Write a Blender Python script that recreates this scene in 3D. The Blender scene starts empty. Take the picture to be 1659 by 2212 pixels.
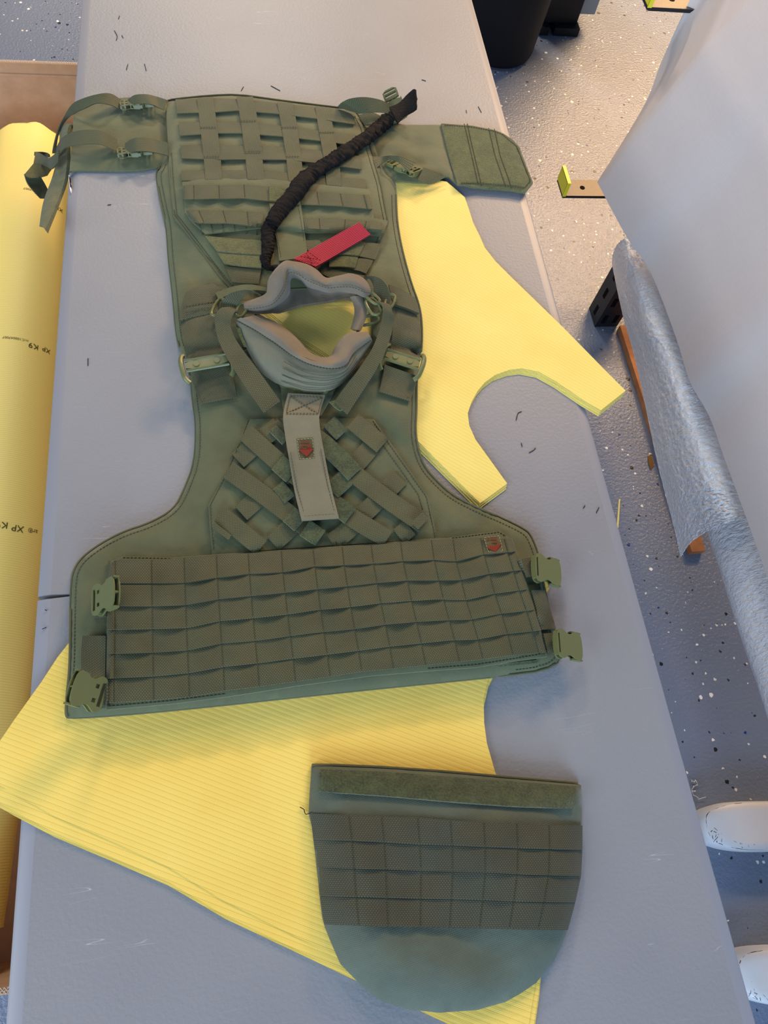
import bpy, math, random
import numpy as np
from mathutils import Vector, Matrix
from mathutils.geometry import delaunay_2d_cdt

random.seed(7)
rng = np.random.default_rng(7)
scene = bpy.context.scene
col = scene.collection

# ------------------------------------------------------------------ camera
T = 0.74                       # table height; floor at z = 0
F_PX, IW, IH = 1560.0, 1659.0, 2212.0
CAM_H = 0.8704                 # camera above the table top
def _ray(px, py):
    return np.array([px - IW/2, -(py - IH/2), -F_PX])
_d1 = _ray(355.4, -2394.0); _d1 /= np.linalg.norm(_d1)
_ny = IH/2 + ((620.0 - IW/2)*_d1[0] - F_PX*_d1[2])/_d1[1]
_up = -_ray(620.0, _ny); _up /= np.linalg.norm(_up)
_xx = np.cross(_d1, _up)
ROT = np.array([_xx, _d1, _up])
cam_data = bpy.data.cameras.new('camera')
cam_data.sensor_fit = 'VERTICAL'; cam_data.sensor_height = 24.0
cam_data.lens = 24.0*F_PX/IH
cam_data.clip_start = 0.05; cam_data.clip_end = 60
cam = bpy.data.objects.new('camera', cam_data); col.objects.link(cam)
M = Matrix([list(ROT[i]) + [0] for i in range(3)] + [[0, 0, 0, 1]])
M[2][3] = T + CAM_H
cam.matrix_world = M
scene.camera = cam

# ------------------------------------------------------------------ world, lights, exposure
world = bpy.data.worlds.new('world'); scene.world = world
world.use_nodes = True
bg = world.node_tree.nodes['Background']
bg.inputs['Color'].default_value = (0.46, 0.66, 1.0, 1); bg.inputs['Strength'].default_value = 0.27
def area(name, loc, target, sx, sy, power, color):
    l = bpy.data.lights.new(name, 'AREA'); l.shape = 'RECTANGLE'; l.size = sx; l.size_y = sy
    l.energy = power; l.color = color
    o = bpy.data.objects.new(name, l); col.objects.link(o); o.location = loc
    d = Vector(target) - Vector(loc); o.rotation_euler = d.to_track_quat('-Z', 'Y').to_euler()
    return o
# open bay door on the left (daylight), an added blue fill behind the photographer, four ceiling fixtures in front (warm)
area('bay_door_daylight', (-3.2, -1.4, 2.3), (0.2, 0.4, 0.6), 2.4, 2.2, 120, (0.90, 0.95, 1.0))
area('rear_blue_fill', (0.6, -3.6, 2.2), (0.7, 0.3, 0.6), 2.0, 1.5, 185, (0.52, 0.73, 1.0))  # unseen fill, added to brighten the near tabletop and the film roll
area('ceiling_lamp_far', (3.0, 4.4, 2.85), (2.8, 4.0, 0), 1.6, 0.8, 330, (1.0, 0.62, 0.30))
area('ceiling_lamp_middle', (1.7, 3.3, 2.85), (1.7, 3.2, 0), 1.6, 0.5, 80, (1.0, 0.62, 0.31))
area('ceiling_lamp_near', (-0.6, 2.4, 2.85), (-0.5, 2.2, 0), 1.2, 0.35, 18, (1.0, 0.90, 0.78))
area('ceiling_lamp_back', (0.0, 4.6, 2.85), (0.1, 3.4, 0), 0.7, 0.25, 78, (1.0, 0.82, 0.62))
scene.view_settings.view_transform = 'Standard'
scene.view_settings.look = 'None'
scene.view_settings.gamma = 1.0
scene.view_settings.use_curve_mapping = False
scene.view_settings.exposure = 0.0

# ------------------------------------------------------------------ projection helpers (traced points -> the plane they lie on)
def un(px, h):
    px = np.atleast_2d(np.asarray(px, float)); h = np.broadcast_to(np.asarray(h, float), (len(px),))
    r = np.stack([px[:, 0] - IW/2, -(px[:, 1] - IH/2), np.full(len(px), -F_PX)], 1) @ ROT.T
    t = (h - CAM_H)/r[:, 2]
    p = r*t[:, None]; p[:, 2] = h
    return p
def on_x(px, X):
    px = np.atleast_2d(np.asarray(px, float)); X = np.broadcast_to(np.asarray(X, float), (len(px),))
    r = np.stack([px[:, 0] - IW/2, -(px[:, 1] - IH/2), np.full(len(px), -F_PX)], 1) @ ROT.T
    t = X/r[:, 0]
    p = r*t[:, None]; p[:, 2] += CAM_H
    return p
FR = {'A': (340, 170, 2.860), 'B': (360, 450, 2.860), 'C': (400, 830, 2.860), 'D': (130, 1100, 2.9105),
      'E': (680, 1100, 2.860), 'F': (620, 1600, 2.4397), 'G': (0, 0, 3.95), 'H': (720, 170, 3.6065),
      'K': (850, 380, 2.989), 'L': (0, 1450, 2.07375), 'M': (0, 1300, 2.426), 'N': (900, 0, 2.186),
      'O': (1150, 500, 2.764), 'Q': (1250, 1200, 2.186), 'I': (0, 0, 1.0)}
def fr(f, pts):
    ox, oy, s = FR[f]
    return np.array([[ox + p[0]/s, oy + p[1]/s] for p in pts])

SURF = []                      # registered tops, all heights relative to the table top
def sd(poly, p):
    a = poly; b = np.roll(poly, -1, 0)
    d = b - a
    out = np.full(len(p), 1e9); ins = np.zeros(len(p), bool)
    dd = np.maximum((d*d).sum(1), 1e-12); dy = np.where(np.abs(d[:, 1]) < 1e-12, 1e-12, d[:, 1])
    for k in range(0, len(p), 4000):
        x = p[k:k+4000, 0][:, None]; y = p[k:k+4000, 1][:, None]
        wx, wy = x - a[:, 0], y - a[:, 1]
        t = np.clip((wx*d[:, 0] + wy*d[:, 1])/dd, 0, 1)
        qx, qy = wx - t*d[:, 0], wy - t*d[:, 1]
        out[k:k+4000] = np.sqrt((qx*qx + qy*qy).min(1))
        c = ((a[:, 1] > y) != (b[:, 1] > y)) & (x < d[:, 0]*wy/dy + a[:, 0])
        ins[k:k+4000] = (c.sum(1) % 2).astype(bool)
    return np.where(ins, out, -out)
def Hs(p):
    z = np.zeros(len(p))
    for s in SURF: z = np.maximum(z, s(p[:, :2]))
    return z
def S(px, off=0.0):
    px = np.atleast_2d(np.asarray(px, float)); off = np.broadcast_to(np.asarray(off, float), (len(px),))
    z = np.full(len(px), 0.02)
    for _ in range(6):
        p = un(px, z); z = 0.4*z + 0.6*(Hs(p) + off)
    return un(px, z)
def wr(p, amp, seed, k=1.0):
    s = np.random.default_rng(seed).uniform(0, 6.28, 12)
    x, y = p[:, 0]*k, p[:, 1]*k
    v = (np.sin(31*x + 17*y + s[0]) + np.sin(-23*x + 37*y + s[1]) + .7*np.sin(61*x + 9*y + s[2] + 2*np.sin(19*y + s[3]))
         + .7*np.sin(13*x - 71*y + s[4] + 2*np.sin(23*x + s[5])) + .4*np.sin(97*x + 83*y + s[6]))
    return amp*v/2.2
def catmull(P, n, closed=False):
    P = np.asarray(P, float); N = len(P)
    if N == 2 and not closed:
        return P[0] + (P[1] - P[0])*np.linspace(0, 1, n)[:, None]
    m = N if closed else N - 1
    ts = np.linspace(0, m, n, endpoint=not closed); out = []
    for t in ts:
        i = min(int(t), m - 1); u = t - i
        if closed: p0, p1, p2, p3 = P[(i-1) % N], P[i % N], P[(i+1) % N], P[(i+2) % N]
        else: p0, p1, p2, p3 = P[max(i-1, 0)], P[i], P[min(i+1, N-1)], P[min(i+2, N-1)]
        out.append(.5*((2*p1) + (-p0+p2)*u + (2*p0-5*p1+4*p2-p3)*u*u + (-p0+3*p1-3*p2+p3)*u**3))
    return np.array(out)
def resample(P, step, closed=True):
    P = np.asarray(P, float)
    Q = np.vstack([P, P[:1]]) if closed else P
    out = []
    for a, b in zip(Q[:-1], Q[1:]):
        n = max(1, int(round(np.linalg.norm(b - a)/step)))
        for k in range(n): out.append(a + (b - a)*k/n)
    if not closed: out.append(Q[-1])
    return np.array(out)
def smooth_closed(P, it=1):
    """Chaikin corner cutting"""
    P = np.asarray(P, float)
    for _ in range(it):
        Q = np.roll(P, -1, 0)
        P = np.stack([.75*P + .25*Q, .25*P + .75*Q], 1).reshape(-1, P.shape[1])
    return P

# ------------------------------------------------------------------ materials
def lin(c):
    return tuple(((v/255)/12.92 if v/255 <= .04045 else ((v/255 + .055)/1.055)**2.4) for v in c) + (1,)
class Mat:
    def __init__(self, name, color, rough=.8, spec=.3, metal=0, sheen=0):
        m = bpy.data.materials.new(name); m.use_nodes = True
        self.m = m; self.t = m.node_tree; self.b = self.t.nodes['Principled BSDF']
        self.b.inputs['Base Color'].default_value = lin(color)
        self.b.inputs['Roughness'].default_value = rough
        self.b.inputs['Specular IOR Level'].default_value = spec
        self.b.inputs['Metallic'].default_value = metal
        self.b.inputs['Sheen Weight'].default_value = sheen
        self.h = None
    def n(self, typ, **kw):
        nd = self.t.nodes.new(typ)
        for k, v in kw.items():
            if k in nd.inputs: nd.inputs[k].default_value = v
            else: setattr(nd, k, v)
        return nd
    def l(self, a, b): self.t.links.new(a, b)
    def uv(self): return self.n('ShaderNodeTexCoord').outputs['UV']
    def obj(self): return self.n('ShaderNodeNewGeometry').outputs['Position']
    def map(self, src, scale=(1, 1, 1), rot=(0, 0, 0)):
        mp = self.n('ShaderNodeMapping'); mp.inputs['Scale'].default_value = scale; mp.inputs['Rotation'].default_value = rot
        self.l(src, mp.inputs['Vector']); return mp.outputs['Vector']
    def math(self, op, a, b=None, c=None):
        nd = self.n('ShaderNodeMath', operation=op)
        for i, v in enumerate((a, b, c)):
            if v is None: continue
            if isinstance(v, (int, float)): nd.inputs[i].default_value = v
            else: self.l(v, nd.inputs[i])
        return nd.outputs[0]
    def ramp(self, src, lo, hi):
        nd = self.n('ShaderNodeMapRange'); self.l(src, nd.inputs[0]); nd.inputs[1].default_value = lo; nd.inputs[2].default_value = hi
        return nd.outputs[0]
    def mix(self, fac, a, b):
        nd = self.n('ShaderNodeMix', data_type='RGBA')
        if isinstance(fac, (int, float)): nd.inputs[0].default_value = fac
        else: self.l(fac, nd.inputs[0])
        for i, v in ((6, a), (7, b)):
            if isinstance(v, tuple): nd.inputs[i].default_value = v
            else: self.l(v, nd.inputs[i])
        return nd.outputs[2]
    def bump(self, h, strength=.5, dist=.001):
        bp = self.n('ShaderNodeBump'); bp.inputs['Strength'].default_value = strength; bp.inputs['Distance'].default_value = dist
        self.l(h, bp.inputs['Height'])
        if self.h: self.l(self.h, bp.inputs['Normal'])
        self.h = bp.outputs['Normal']; self.l(self.h, self.b.inputs['Normal'])
    def color(self, c): self.l(c, self.b.inputs['Base Color'])
    def noise(self, vec, scale, detail=2, rough=.5):
        nd = self.n('ShaderNodeTexNoise'); nd.inputs['Scale'].default_value = scale; nd.inputs['Detail'].default_value = detail
        nd.inputs['Roughness'].default_value = rough; self.l(vec, nd.inputs['Vector']); return nd.outputs['Fac']

def cordura(name, c, c2, cell=.0011, rough=.72):
    m = Mat(name, c, rough, .35, sheen=.15)
    uv = m.uv()
    sep = m.n('ShaderNodeSeparateXYZ'); m.l(m.map(uv, rot=(0, 0, .6)), sep.inputs[0])
    k = math.pi/cell
    a = m.math('SINE', m.math('MULTIPLY', sep.outputs[0], k)); b = m.math('SINE', m.math('MULTIPLY', sep.outputs[1], k))
    w = m.math('MULTIPLY', a, b)
    w01 = m.ramp(w, -1, 1)
    big = m.noise(uv, 14, 4, .6)
    base = m.mix(m.ramp(big, .36, .66), lin(c), lin(c2))
    dark = m.mix(1.0, base, (0, 0, 0, 1))
    cc = m.mix(m.math('MULTIPLY', m.math('SUBTRACT', 1.0, w01), .26), base, lin([v*.35 for v in c]))
    m.color(cc)
    m.bump(m.noise(uv, 55, 3), .25, .004)
    m.bump(w01, .5, .0004)
    return m.m
def webbing(name, c, c2, bw=.0015, bh=.0018, mort=.17):
    m = Mat(name, c, .68, .35, sheen=.12)
    uv = m.uv()
    sep = m.n('ShaderNodeSeparateXYZ'); m.l(uv, sep.inputs[0])
    cu = m.math('COSINE', m.math('MULTIPLY', sep.outputs[0], math.pi/bw*1.0)); cv = m.math('COSINE', m.math('MULTIPLY', sep.outputs[1], math.pi/bh*1.0))
    w = m.ramp(m.math('MULTIPLY', cu, cv), -1, 1)
    rib = m.ramp(m.math('COSINE', m.math('MULTIPLY', sep.outputs[1], 2*math.pi/bh)), -1, 1)
    big = m.noise(m.obj(), 18, 3, .6)
    base = m.mix(m.ramp(big, .35, .68), lin(c), lin(c2))
    h = m.math('ADD', m.math('MULTIPLY', w, .65), m.math('MULTIPLY', rib, .35))
    m.color(m.mix(m.ramp(h, .18, .66), lin([v*.40 for v in c]), base))
    m.bump(h, .6, .0008)
    return m.m
def velcro(name, c, c2):
    m = Mat(name, c, .95, .1, sheen=.35)
    p = m.obj()
    n1 = m.noise(p, 420, 5, .75); n2 = m.noise(p, 70, 3, .6)
    m.color(m.mix(m.ramp(m.math('ADD', m.math('MULTIPLY', n1, .7), m.math('MULTIPLY', n2, .3)), .38, .62), lin(c2), lin(c)))
    m.bump(n1, .9, .003)
    return m.m
def simple(name, c, rough=.5, spec=.4, metal=0, nscale=0, nbump=.2, ndist=.001, var=None):
    m = Mat(name, c, rough, spec, metal)
    if nscale:
        n = m.noise(m.obj(), nscale, 4, .6)
        if var: m.color(m.mix(m.ramp(n, .3, .7), lin(c), lin(var)))
        m.bump(n, nbump, ndist)
    return m.m

OLIVE = cordura('olive_cordura', (92, 99, 69), (80, 88, 62))
OLIVE_D = cordura('olive_cordura_worn', (101, 107, 75), (88, 95, 67))
POUCHC = cordura('green_cordura', (90, 99, 83), (78, 88, 75), cell=.0013)
WEB = webbing('olive_webbing', (90, 93, 63), (77, 81, 54))
WEBF = webbing('olive_webbing_fine', (94, 98, 64), (82, 86, 56), bw=.0014, bh=.0017)
WEBP = webbing('green_webbing', (80, 82, 62), (70, 73, 55))
VELC = velcro('olive_loop_fabric', (112, 117, 60), (70, 75, 34))
VELD = velcro('green_loop_fabric', (88, 100, 60), (44, 54, 30))
PLAST = simple('olive_plastic', (100, 105, 66), .38, .5, nscale=900, nbump=.08, ndist=.0004)
PIPE = simple('olive_binding', (92, 94, 70), .8, .2, nscale=700, nbump=.3)
THREAD = simple('dark_thread', (72, 73, 56), .85, .2)
GREYC = cordura('grey_collar_lining', (130, 120, 103), (114, 106, 91), cell=.0009, rough=.9)
GREYO = cordura('grey_green_collar_cloth', (122, 120, 98), (108, 107, 88))
BLACKF = simple('black_elastic_cloth', (17, 16, 17), .85, .18, nscale=260, nbump=.7, ndist=.003, var=(28, 25, 25))
def red_mat():
    m = Mat('red_elastic', (178, 16, 52), .75, .25, sheen=.2)
    sep = m.n('ShaderNodeSeparateXYZ'); m.l(m.uv(), sep.inputs[0])
    w = m.ramp(m.math('SINE', m.math('MULTIPLY', sep.outputs[1], 2*math.pi/.0026)), -1, 1)
    m.color(m.mix(w, lin((120, 8, 34)), lin((196, 18, 58)))); m.bump(w, .7, .0008)
    return m.m
RED = red_mat()
RED_T = simple('red_print', (118, 50, 38), .8, .1)
PATCH = webbing('patch_cloth', (104, 92, 52), (88, 82, 48), bw=.0012, bh=.001)
def aramid(name, c, c2, period, bumpd=.0006, dash=True):
    m = Mat(name, c, .62, .35, sheen=.1)
    sep = m.n('ShaderNodeSeparateXYZ'); m.l(m.uv(), sep.inputs[0])
    u, v = sep.outputs[0], sep.outputs[1]
    ph = m.math('FRACT', m.math('DIVIDE', v, period))
    d = m.math('ABSOLUTE', m.math('SUBTRACT', ph, .5))
    line = m.ramp(d, .10, .02)
    if dash:
        s = m.ramp(m.math('SINE', m.math('MULTIPLY', u, 2*math.pi/.0024)), -.6, .6)
        line = m.math('MULTIPLY', line, m.math('ADD', .45, m.math('MULTIPLY', s, .55)))
    fine = m.math('SINE', m.math('MULTIPLY', v, 2*math.pi/.0016))
    big = m.noise(m.uv(), 6, 3, .6)
    base = m.mix(m.ramp(big, .3, .7), lin(c), lin(c2))
    m.color(m.mix(m.math('MULTIPLY', line, .42 if dash else .22), base, lin([v*.55 for v in c])))
    m.bump(m.ramp(d, 0, .5), .2, bumpd)
    m.bump(line, -.4, bumpd)
    m.bump(fine, .12, .0002)
    return m.m
YEL_L = aramid('yellow_aramid_wide_rib', (236, 209, 106), (228, 196, 90), .0055)
YEL_U = aramid('yellow_aramid_fine_rib', (234, 217, 120), (229, 206, 106), .0052, .0002, False)
YEL_E = simple('yellow_sheet_edge', (232, 214, 132), .8, .2)
def roll_mat():
    m = Mat('yellow_aramid_roll', (226, 194, 84), .55, .4)
    sep = m.n('ShaderNodeSeparateXYZ'); m.l(m.uv(), sep.inputs[0])
    wob = m.noise(m.uv(), 9, 2)
    w = m.math('SINE', m.math('MULTIPLY', m.math('ADD', sep.outputs[1], m.math('MULTIPLY', wob, .004)), 2*math.pi/.0044))
    m.color(m.mix(m.ramp(w, -1, 1), lin((236, 208, 110)), lin((242, 220, 130)))); m.bump(w, .12, .0006)
    return m.m
ROLLY = roll_mat()
def table_mat():
    m = Mat('grey_blow_moulded_plastic', (164, 165, 171), .48, .4)
    p = m.obj()
    n = m.noise(p, 230, 3, .55)
    # fine knife scratches: thin level lines of stretched noise, thinned out by a second noise
    sc = None
    for i, (rot, sx, sy, seed) in enumerate(((.35, 3, 46, 0), (-.5, 2.4, 40, 3), (1.5, 2.0, 36, 7))):
        q = m.map(p, (sx, sy, 1), (0, 0, rot))
        nn = m.noise(q, 1.0 + .13*i, 2, .4)
        ln = m.ramp(m.math('ABSOLUTE', m.math('SUBTRACT', nn, .5)), .0016, .0004)
        gate = m.ramp(m.noise(m.map(p, (1, 1, 1), (0, 0, seed)), 9 + seed, 2), .60, .70)
        s = m.math('MULTIPLY', ln, gate)
        sc = s if sc is None else m.math('MAXIMUM', sc, s)
    big = m.noise(p, 3.5, 3)
    base = m.mix(m.ramp(big, .3, .7), lin((128, 131, 137)), lin((136, 139, 144)))
    m.color(m.mix(m.math('MULTIPLY', sc, .28), base, lin((226, 228, 234))))
    m.bump(n, .34, .0016)
    return m.m
TABLE = table_mat()
TRIM = simple('grey_smooth_plastic_edge', (134, 137, 146), .45, .45, nscale=40, nbump=.05)
def floor_mat():
    m = Mat('flecked_epoxy_floor', (128, 131, 138), .34, .5)
    p = m.obj()
    base = m.mix(m.ramp(m.noise(p, 2.0, 3), .3, .7), lin((104, 116, 138)), lin((111, 122, 142)))
    cur = base
    for i, (scale, rad, c, thr) in enumerate(((34, .15, (232, 232, 226), .34), (29, .17, (20, 22, 28), .36), (31, .16, (28, 46, 110), .26), (62, .19, (216, 216, 212), .30), (57, .18, (36, 36, 42), .30))):
        v = m.n('ShaderNodeTexVoronoi'); v.inputs['Scale'].default_value = scale
        off = m.n('ShaderNodeVectorMath', operation='ADD'); m.l(p, off.inputs[0]); off.inputs[1].default_value = (3.1*i, 1.7*i, 0)
        wob = m.n('ShaderNodeTexNoise'); wob.inputs['Scale'].default_value = 160; m.l(p, wob.inputs['Vector'])
        ws = m.n('ShaderNodeVectorMath', operation='SCALE'); m.l(wob.outputs['Color'], ws.inputs[0]); ws.inputs['Scale'].default_value = .006
        o2 = m.n('ShaderNodeVectorMath', operation='ADD'); m.l(off.outputs[0], o2.inputs[0]); m.l(ws.outputs[0], o2.inputs[1])
        fl = m.map(o2.outputs[0], (1, 1, 0))
        m.l(fl, v.inputs['Vector'])
        sep = m.n('ShaderNodeSeparateColor'); m.l(v.outputs['Color'], sep.inputs[0])
        sel = m.math('LESS_THAN', sep.outputs[0], thr)
        r = m.math('MULTIPLY', sep.outputs[1], rad)
        spot = m.math('MULTIPLY', m.math('LESS_THAN', v.outputs['Distance'], m.math('ADD', r, .03)), sel)
        cur = m.mix(spot, cur, lin(c))
    m.color(cur)
    m.bump(m.noise(p, 130, 3, .6), .55, .0045)
    return m.m
FLOOR = floor_mat()
CARD = simple('brown_cardboard', (196, 160, 128), .85, .2, nscale=30, nbump=.1, ndist=.002, var=(182, 146, 114))
CARD_E = simple('pale_cardboard_flute', (206, 190, 172), .9, .1)
BINP = simple('black_bin_plastic', (20, 20, 25), .6, .25, nscale=600, nbump=.15)
BLACKM = simple('black_powder_coat', (22, 23, 28), .45, .4, nscale=400, nbump=.1)
GREYP = simple('light_grey_panel', (168, 172, 178), .5, .4)
DARK = simple('dark_slot', (8, 8, 10), .9, .1)
STEEL = simple('brushed_steel', (92, 86, 80), .5, .4, metal=.3, nscale=200, nbump=.1, var=(80, 75, 70))
YTAPE = simple('yellow_tape', (214, 206, 40), .45, .4)
def translucent(m, f):
    # thin white cloth and film let part of the light through
    tr = m.n('ShaderNodeBsdfTranslucent'); tr.inputs['Color'].default_value = (.86, .86, .88, 1)
    mx = m.n('ShaderNodeMixShader'); mx.inputs[0].default_value = f
    out = [n for n in m.t.nodes if n.type == 'OUTPUT_MATERIAL'][0]
    m.l(m.b.outputs[0], mx.inputs[1]); m.l(tr.outputs[0], mx.inputs[2]); m.l(mx.outputs[0], out.inputs['Surface'])
def white_cloth():
    m = Mat('white_woven_sheet', (212, 210, 214), .55, .4)
    p = m.uv()
    a = m.noise(m.map(p, (25, 700, 1), (0, 0, .25)), 1, 2, .6); b = m.noise(m.map(p, (700, 25, 1), (0, 0, .25)), 1, 2, .6)
    s = m.math('ADD', a, b)
    m.color(m.mix(m.ramp(s, .7, 1.3), lin((205, 198, 196)), lin((214, 207, 205))))
    m.bump(s, .04, .0005)
    translucent(m, .26)
    return m.m
WHITE = white_cloth()
def film():
    m = Mat('white_crinkled_film', (206, 206, 212), .22, .8)
    p = m.obj()
    n = m.noise(m.map(p, (1, 1.8, 1)), 70, 3, .6)
    ln = m.noise(m.map(p, (2, 46, 2), (0, 0, .15)), 1.0, 2, .4)
    lines = m.ramp(m.math('ABSOLUTE', m.math('SUBTRACT', ln, .5)), .012, .002)
    m.color(m.mix(m.math('MULTIPLY', lines, .5), lin((244, 244, 246)), lin((252, 252, 253))))
    m.bump(n, .8, .010)
    m.bump(lines, .4, .002)
    return m.m
FILM = film()
def scuffed():
    m = Mat('scuffed_white_paint', (196, 200, 206), .4, .5)
    return m.m
SCUFF = scuffed()
GRIME = simple('brown_grime', (88, 66, 52), .9, .1, nscale=300, nbump=.3)
WOOD = simple('bare_wood', (176, 120, 76), .7, .3, nscale=24, nbump=.2, var=(146, 96, 60))
INK = simple('dark_print_ink', (78, 72, 34), .8, .1)
LEAF = simple('dry_brown_leaf', (120, 88, 40), .8, .2)
LINT = simple('dark_lint', (36, 34, 36), .9, .1)
WCHIP = simple('chipped_plastic', (226, 226, 224), .7, .2)

# ------------------------------------------------------------------ object helpers
BASE = {}
def link(o, parent, base):
    col.objects.link(o); BASE[o.name] = np.array(base, float)
    if parent is not None:
        o.parent = parent
        o.location = Vector(np.array(base) - BASE[parent.name])
    else: o.location = Vector(base)
def tag(o, label=None, cat=None, group=None, kind=None):
    if label: o['label'] = label
    if cat: o['category'] = cat
    if group: o['group'] = group
    if kind: o['kind'] = kind
    return o
def thing(name, base, label, cat, group=None):
    o = bpy.data.objects.new(name, None); o.empty_display_size = .05
    link(o, None, base); return tag(o, label, cat, group)
def mk(name, V, Fc, mat, parent=None, uv=None, smooth=True, angle=45, rel=True):
    """V in metres, z relative to the table top when rel"""
    V = np.array(V, float)
    if rel: V[:, 2] += T
    base = BASE[parent.name] if parent is not None else np.array([V[:, 0].mean(), V[:, 1].mean(), V[:, 2].min()])
    me = bpy.data.meshes.new(name)
    me.from_pydata([tuple(v) for v in V - base], [], [tuple(int(i) for i in f) for f in Fc])
    me.update()
    if uv is not None:
        lay = me.uv_layers.new(name='UVMap'); uv = np.asarray(uv, float)
        idx = np.empty(len(me.loops), int); me.loops.foreach_get('vertex_index', idx)
        lay.data.foreach_set('uv', uv[idx].ravel())
    if smooth:
        me.polygons.foreach_set('use_smooth', [True]*len(me.polygons))
        me.set_sharp_from_angle(angle=math.radians(angle))
    me.materials.append(mat)
    o = bpy.data.objects.new(name, me)
    link(o, parent, base)
    return o
class MB:
    def __init__(s): s.V = []; s.F = []; s.U = []
    def add(s, V, Fc, U=None):
        k = len(s.V); s.V += [tuple(v) for v in V]; s.F += [tuple(i + k for i in f) for f in Fc]
        s.U += [tuple(u) for u in (U if U is not None else [(v[0], v[1]) for v in V])]
    def box(s, x0, x1, y0, y1, z0, z1):
        s.add([(x0, y0, z0), (x1, y0, z0), (x1, y1, z0), (x0, y1, z0), (x0, y0, z1), (x1, y0, z1), (x1, y1, z1), (x0, y1, z1)],
              [(3, 2, 1, 0), (4, 5, 6, 7), (0, 1, 5, 4), (1, 2, 6, 5), (2, 3, 7, 6), (3, 0, 4, 7)])
    def tube(s, P, r, n=8, cap=True):
        P = np.asarray(P, float); r = np.broadcast_to(np.asarray(r, float), (len(P),))
        V = []
        up = np.array([0, 0, 1.])
        for i, p in enumerate(P):
            t = P[min(i+1, len(P)-1)] - P[max(i-1, 0)]; t /= np.linalg.norm(t) + 1e-12
            if abs(t @ up) > .95: up = np.array([1., 0, 0])
            a = np.cross(t, up); a /= np.linalg.norm(a); b = np.cross(a, t)
            for k in range(n):
                q = 2*math.pi*k/n; V.append(p + r[i]*(a*math.cos(q) + b*math.sin(q)))
        Fc = []
        for i in range(len(P)-1):
            for k in range(n):
                Fc.append((i*n+k, i*n+(k+1) % n, (i+1)*n+(k+1) % n, (i+1)*n+k))
        if cap: Fc += [tuple(range(n-1, -1, -1)), tuple((len(P)-1)*n + k for k in range(n))]
        s.add(V, Fc)
    def build(s, name, mat, parent=None, smooth=True, angle=45, rel=True, xf=None):
        V = np.array(s.V)
        if xf is not None: V = xf(V)
        return mk(name, V, s.F, mat, parent, s.U, smooth, angle, rel)

def cdt(loops, inner=None):
    pts = []; edges = []
    for L in loops:
        k = len(pts); n = len(L)
        pts += [Vector((p[0], p[1])) for p in L]; edges += [(k+i, k+(i+1) % n) for i in range(n)]
    if inner is not None: pts += [Vector((p[0], p[1])) for p in inner]
    v, e, f, ov, oe, of = delaunay_2d_cdt(pts, edges, [], 4, 1e-7)
    P = np.array([(a.x, a.y) for a in v]); f = [tuple(t) for t in f]
    C_ = np.array([P[list(t)].mean(0) for t in f])
    ok = sd(np.asarray(loops[0], float), C_) > 0
    for h in loops[1:]: ok &= sd(np.asarray(h, float), C_) < 0
    return P, [t for t, k in zip(f, ok) if k], e
def boundary(faces):
    cnt = {}
    for f in faces:
        for a, b in zip(f, f[1:] + f[:1]): cnt[(a, b)] = cnt.get((a, b), 0) + 1
    return [(a, b) for (a, b) in cnt if (b, a) not in cnt]
def orient(P, faces):
    out = []
    for f in faces:
        a, b, c = P[f[0]], P[f[1]], P[f[2]]
        ar = (b[0]-a[0])*(c[1]-a[1]) - (b[1]-a[1])*(c[0]-a[0])
        out.append(f if ar > 0 else f[::-1])
    return out
def plate_geo(loops, z0, z1):
    P, fc, _ = cdt(loops); fc = orient(P, fc); n = len(P)
    V = [(p[0], p[1], z1) for p in P] + [(p[0], p[1], z0) for p in P]
    Fc = list(fc) + [tuple(i + n for i in f[::-1]) for f in fc]
    for a, b in boundary(fc): Fc.append((b, a, a + n, b + n))
    return V, Fc

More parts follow.
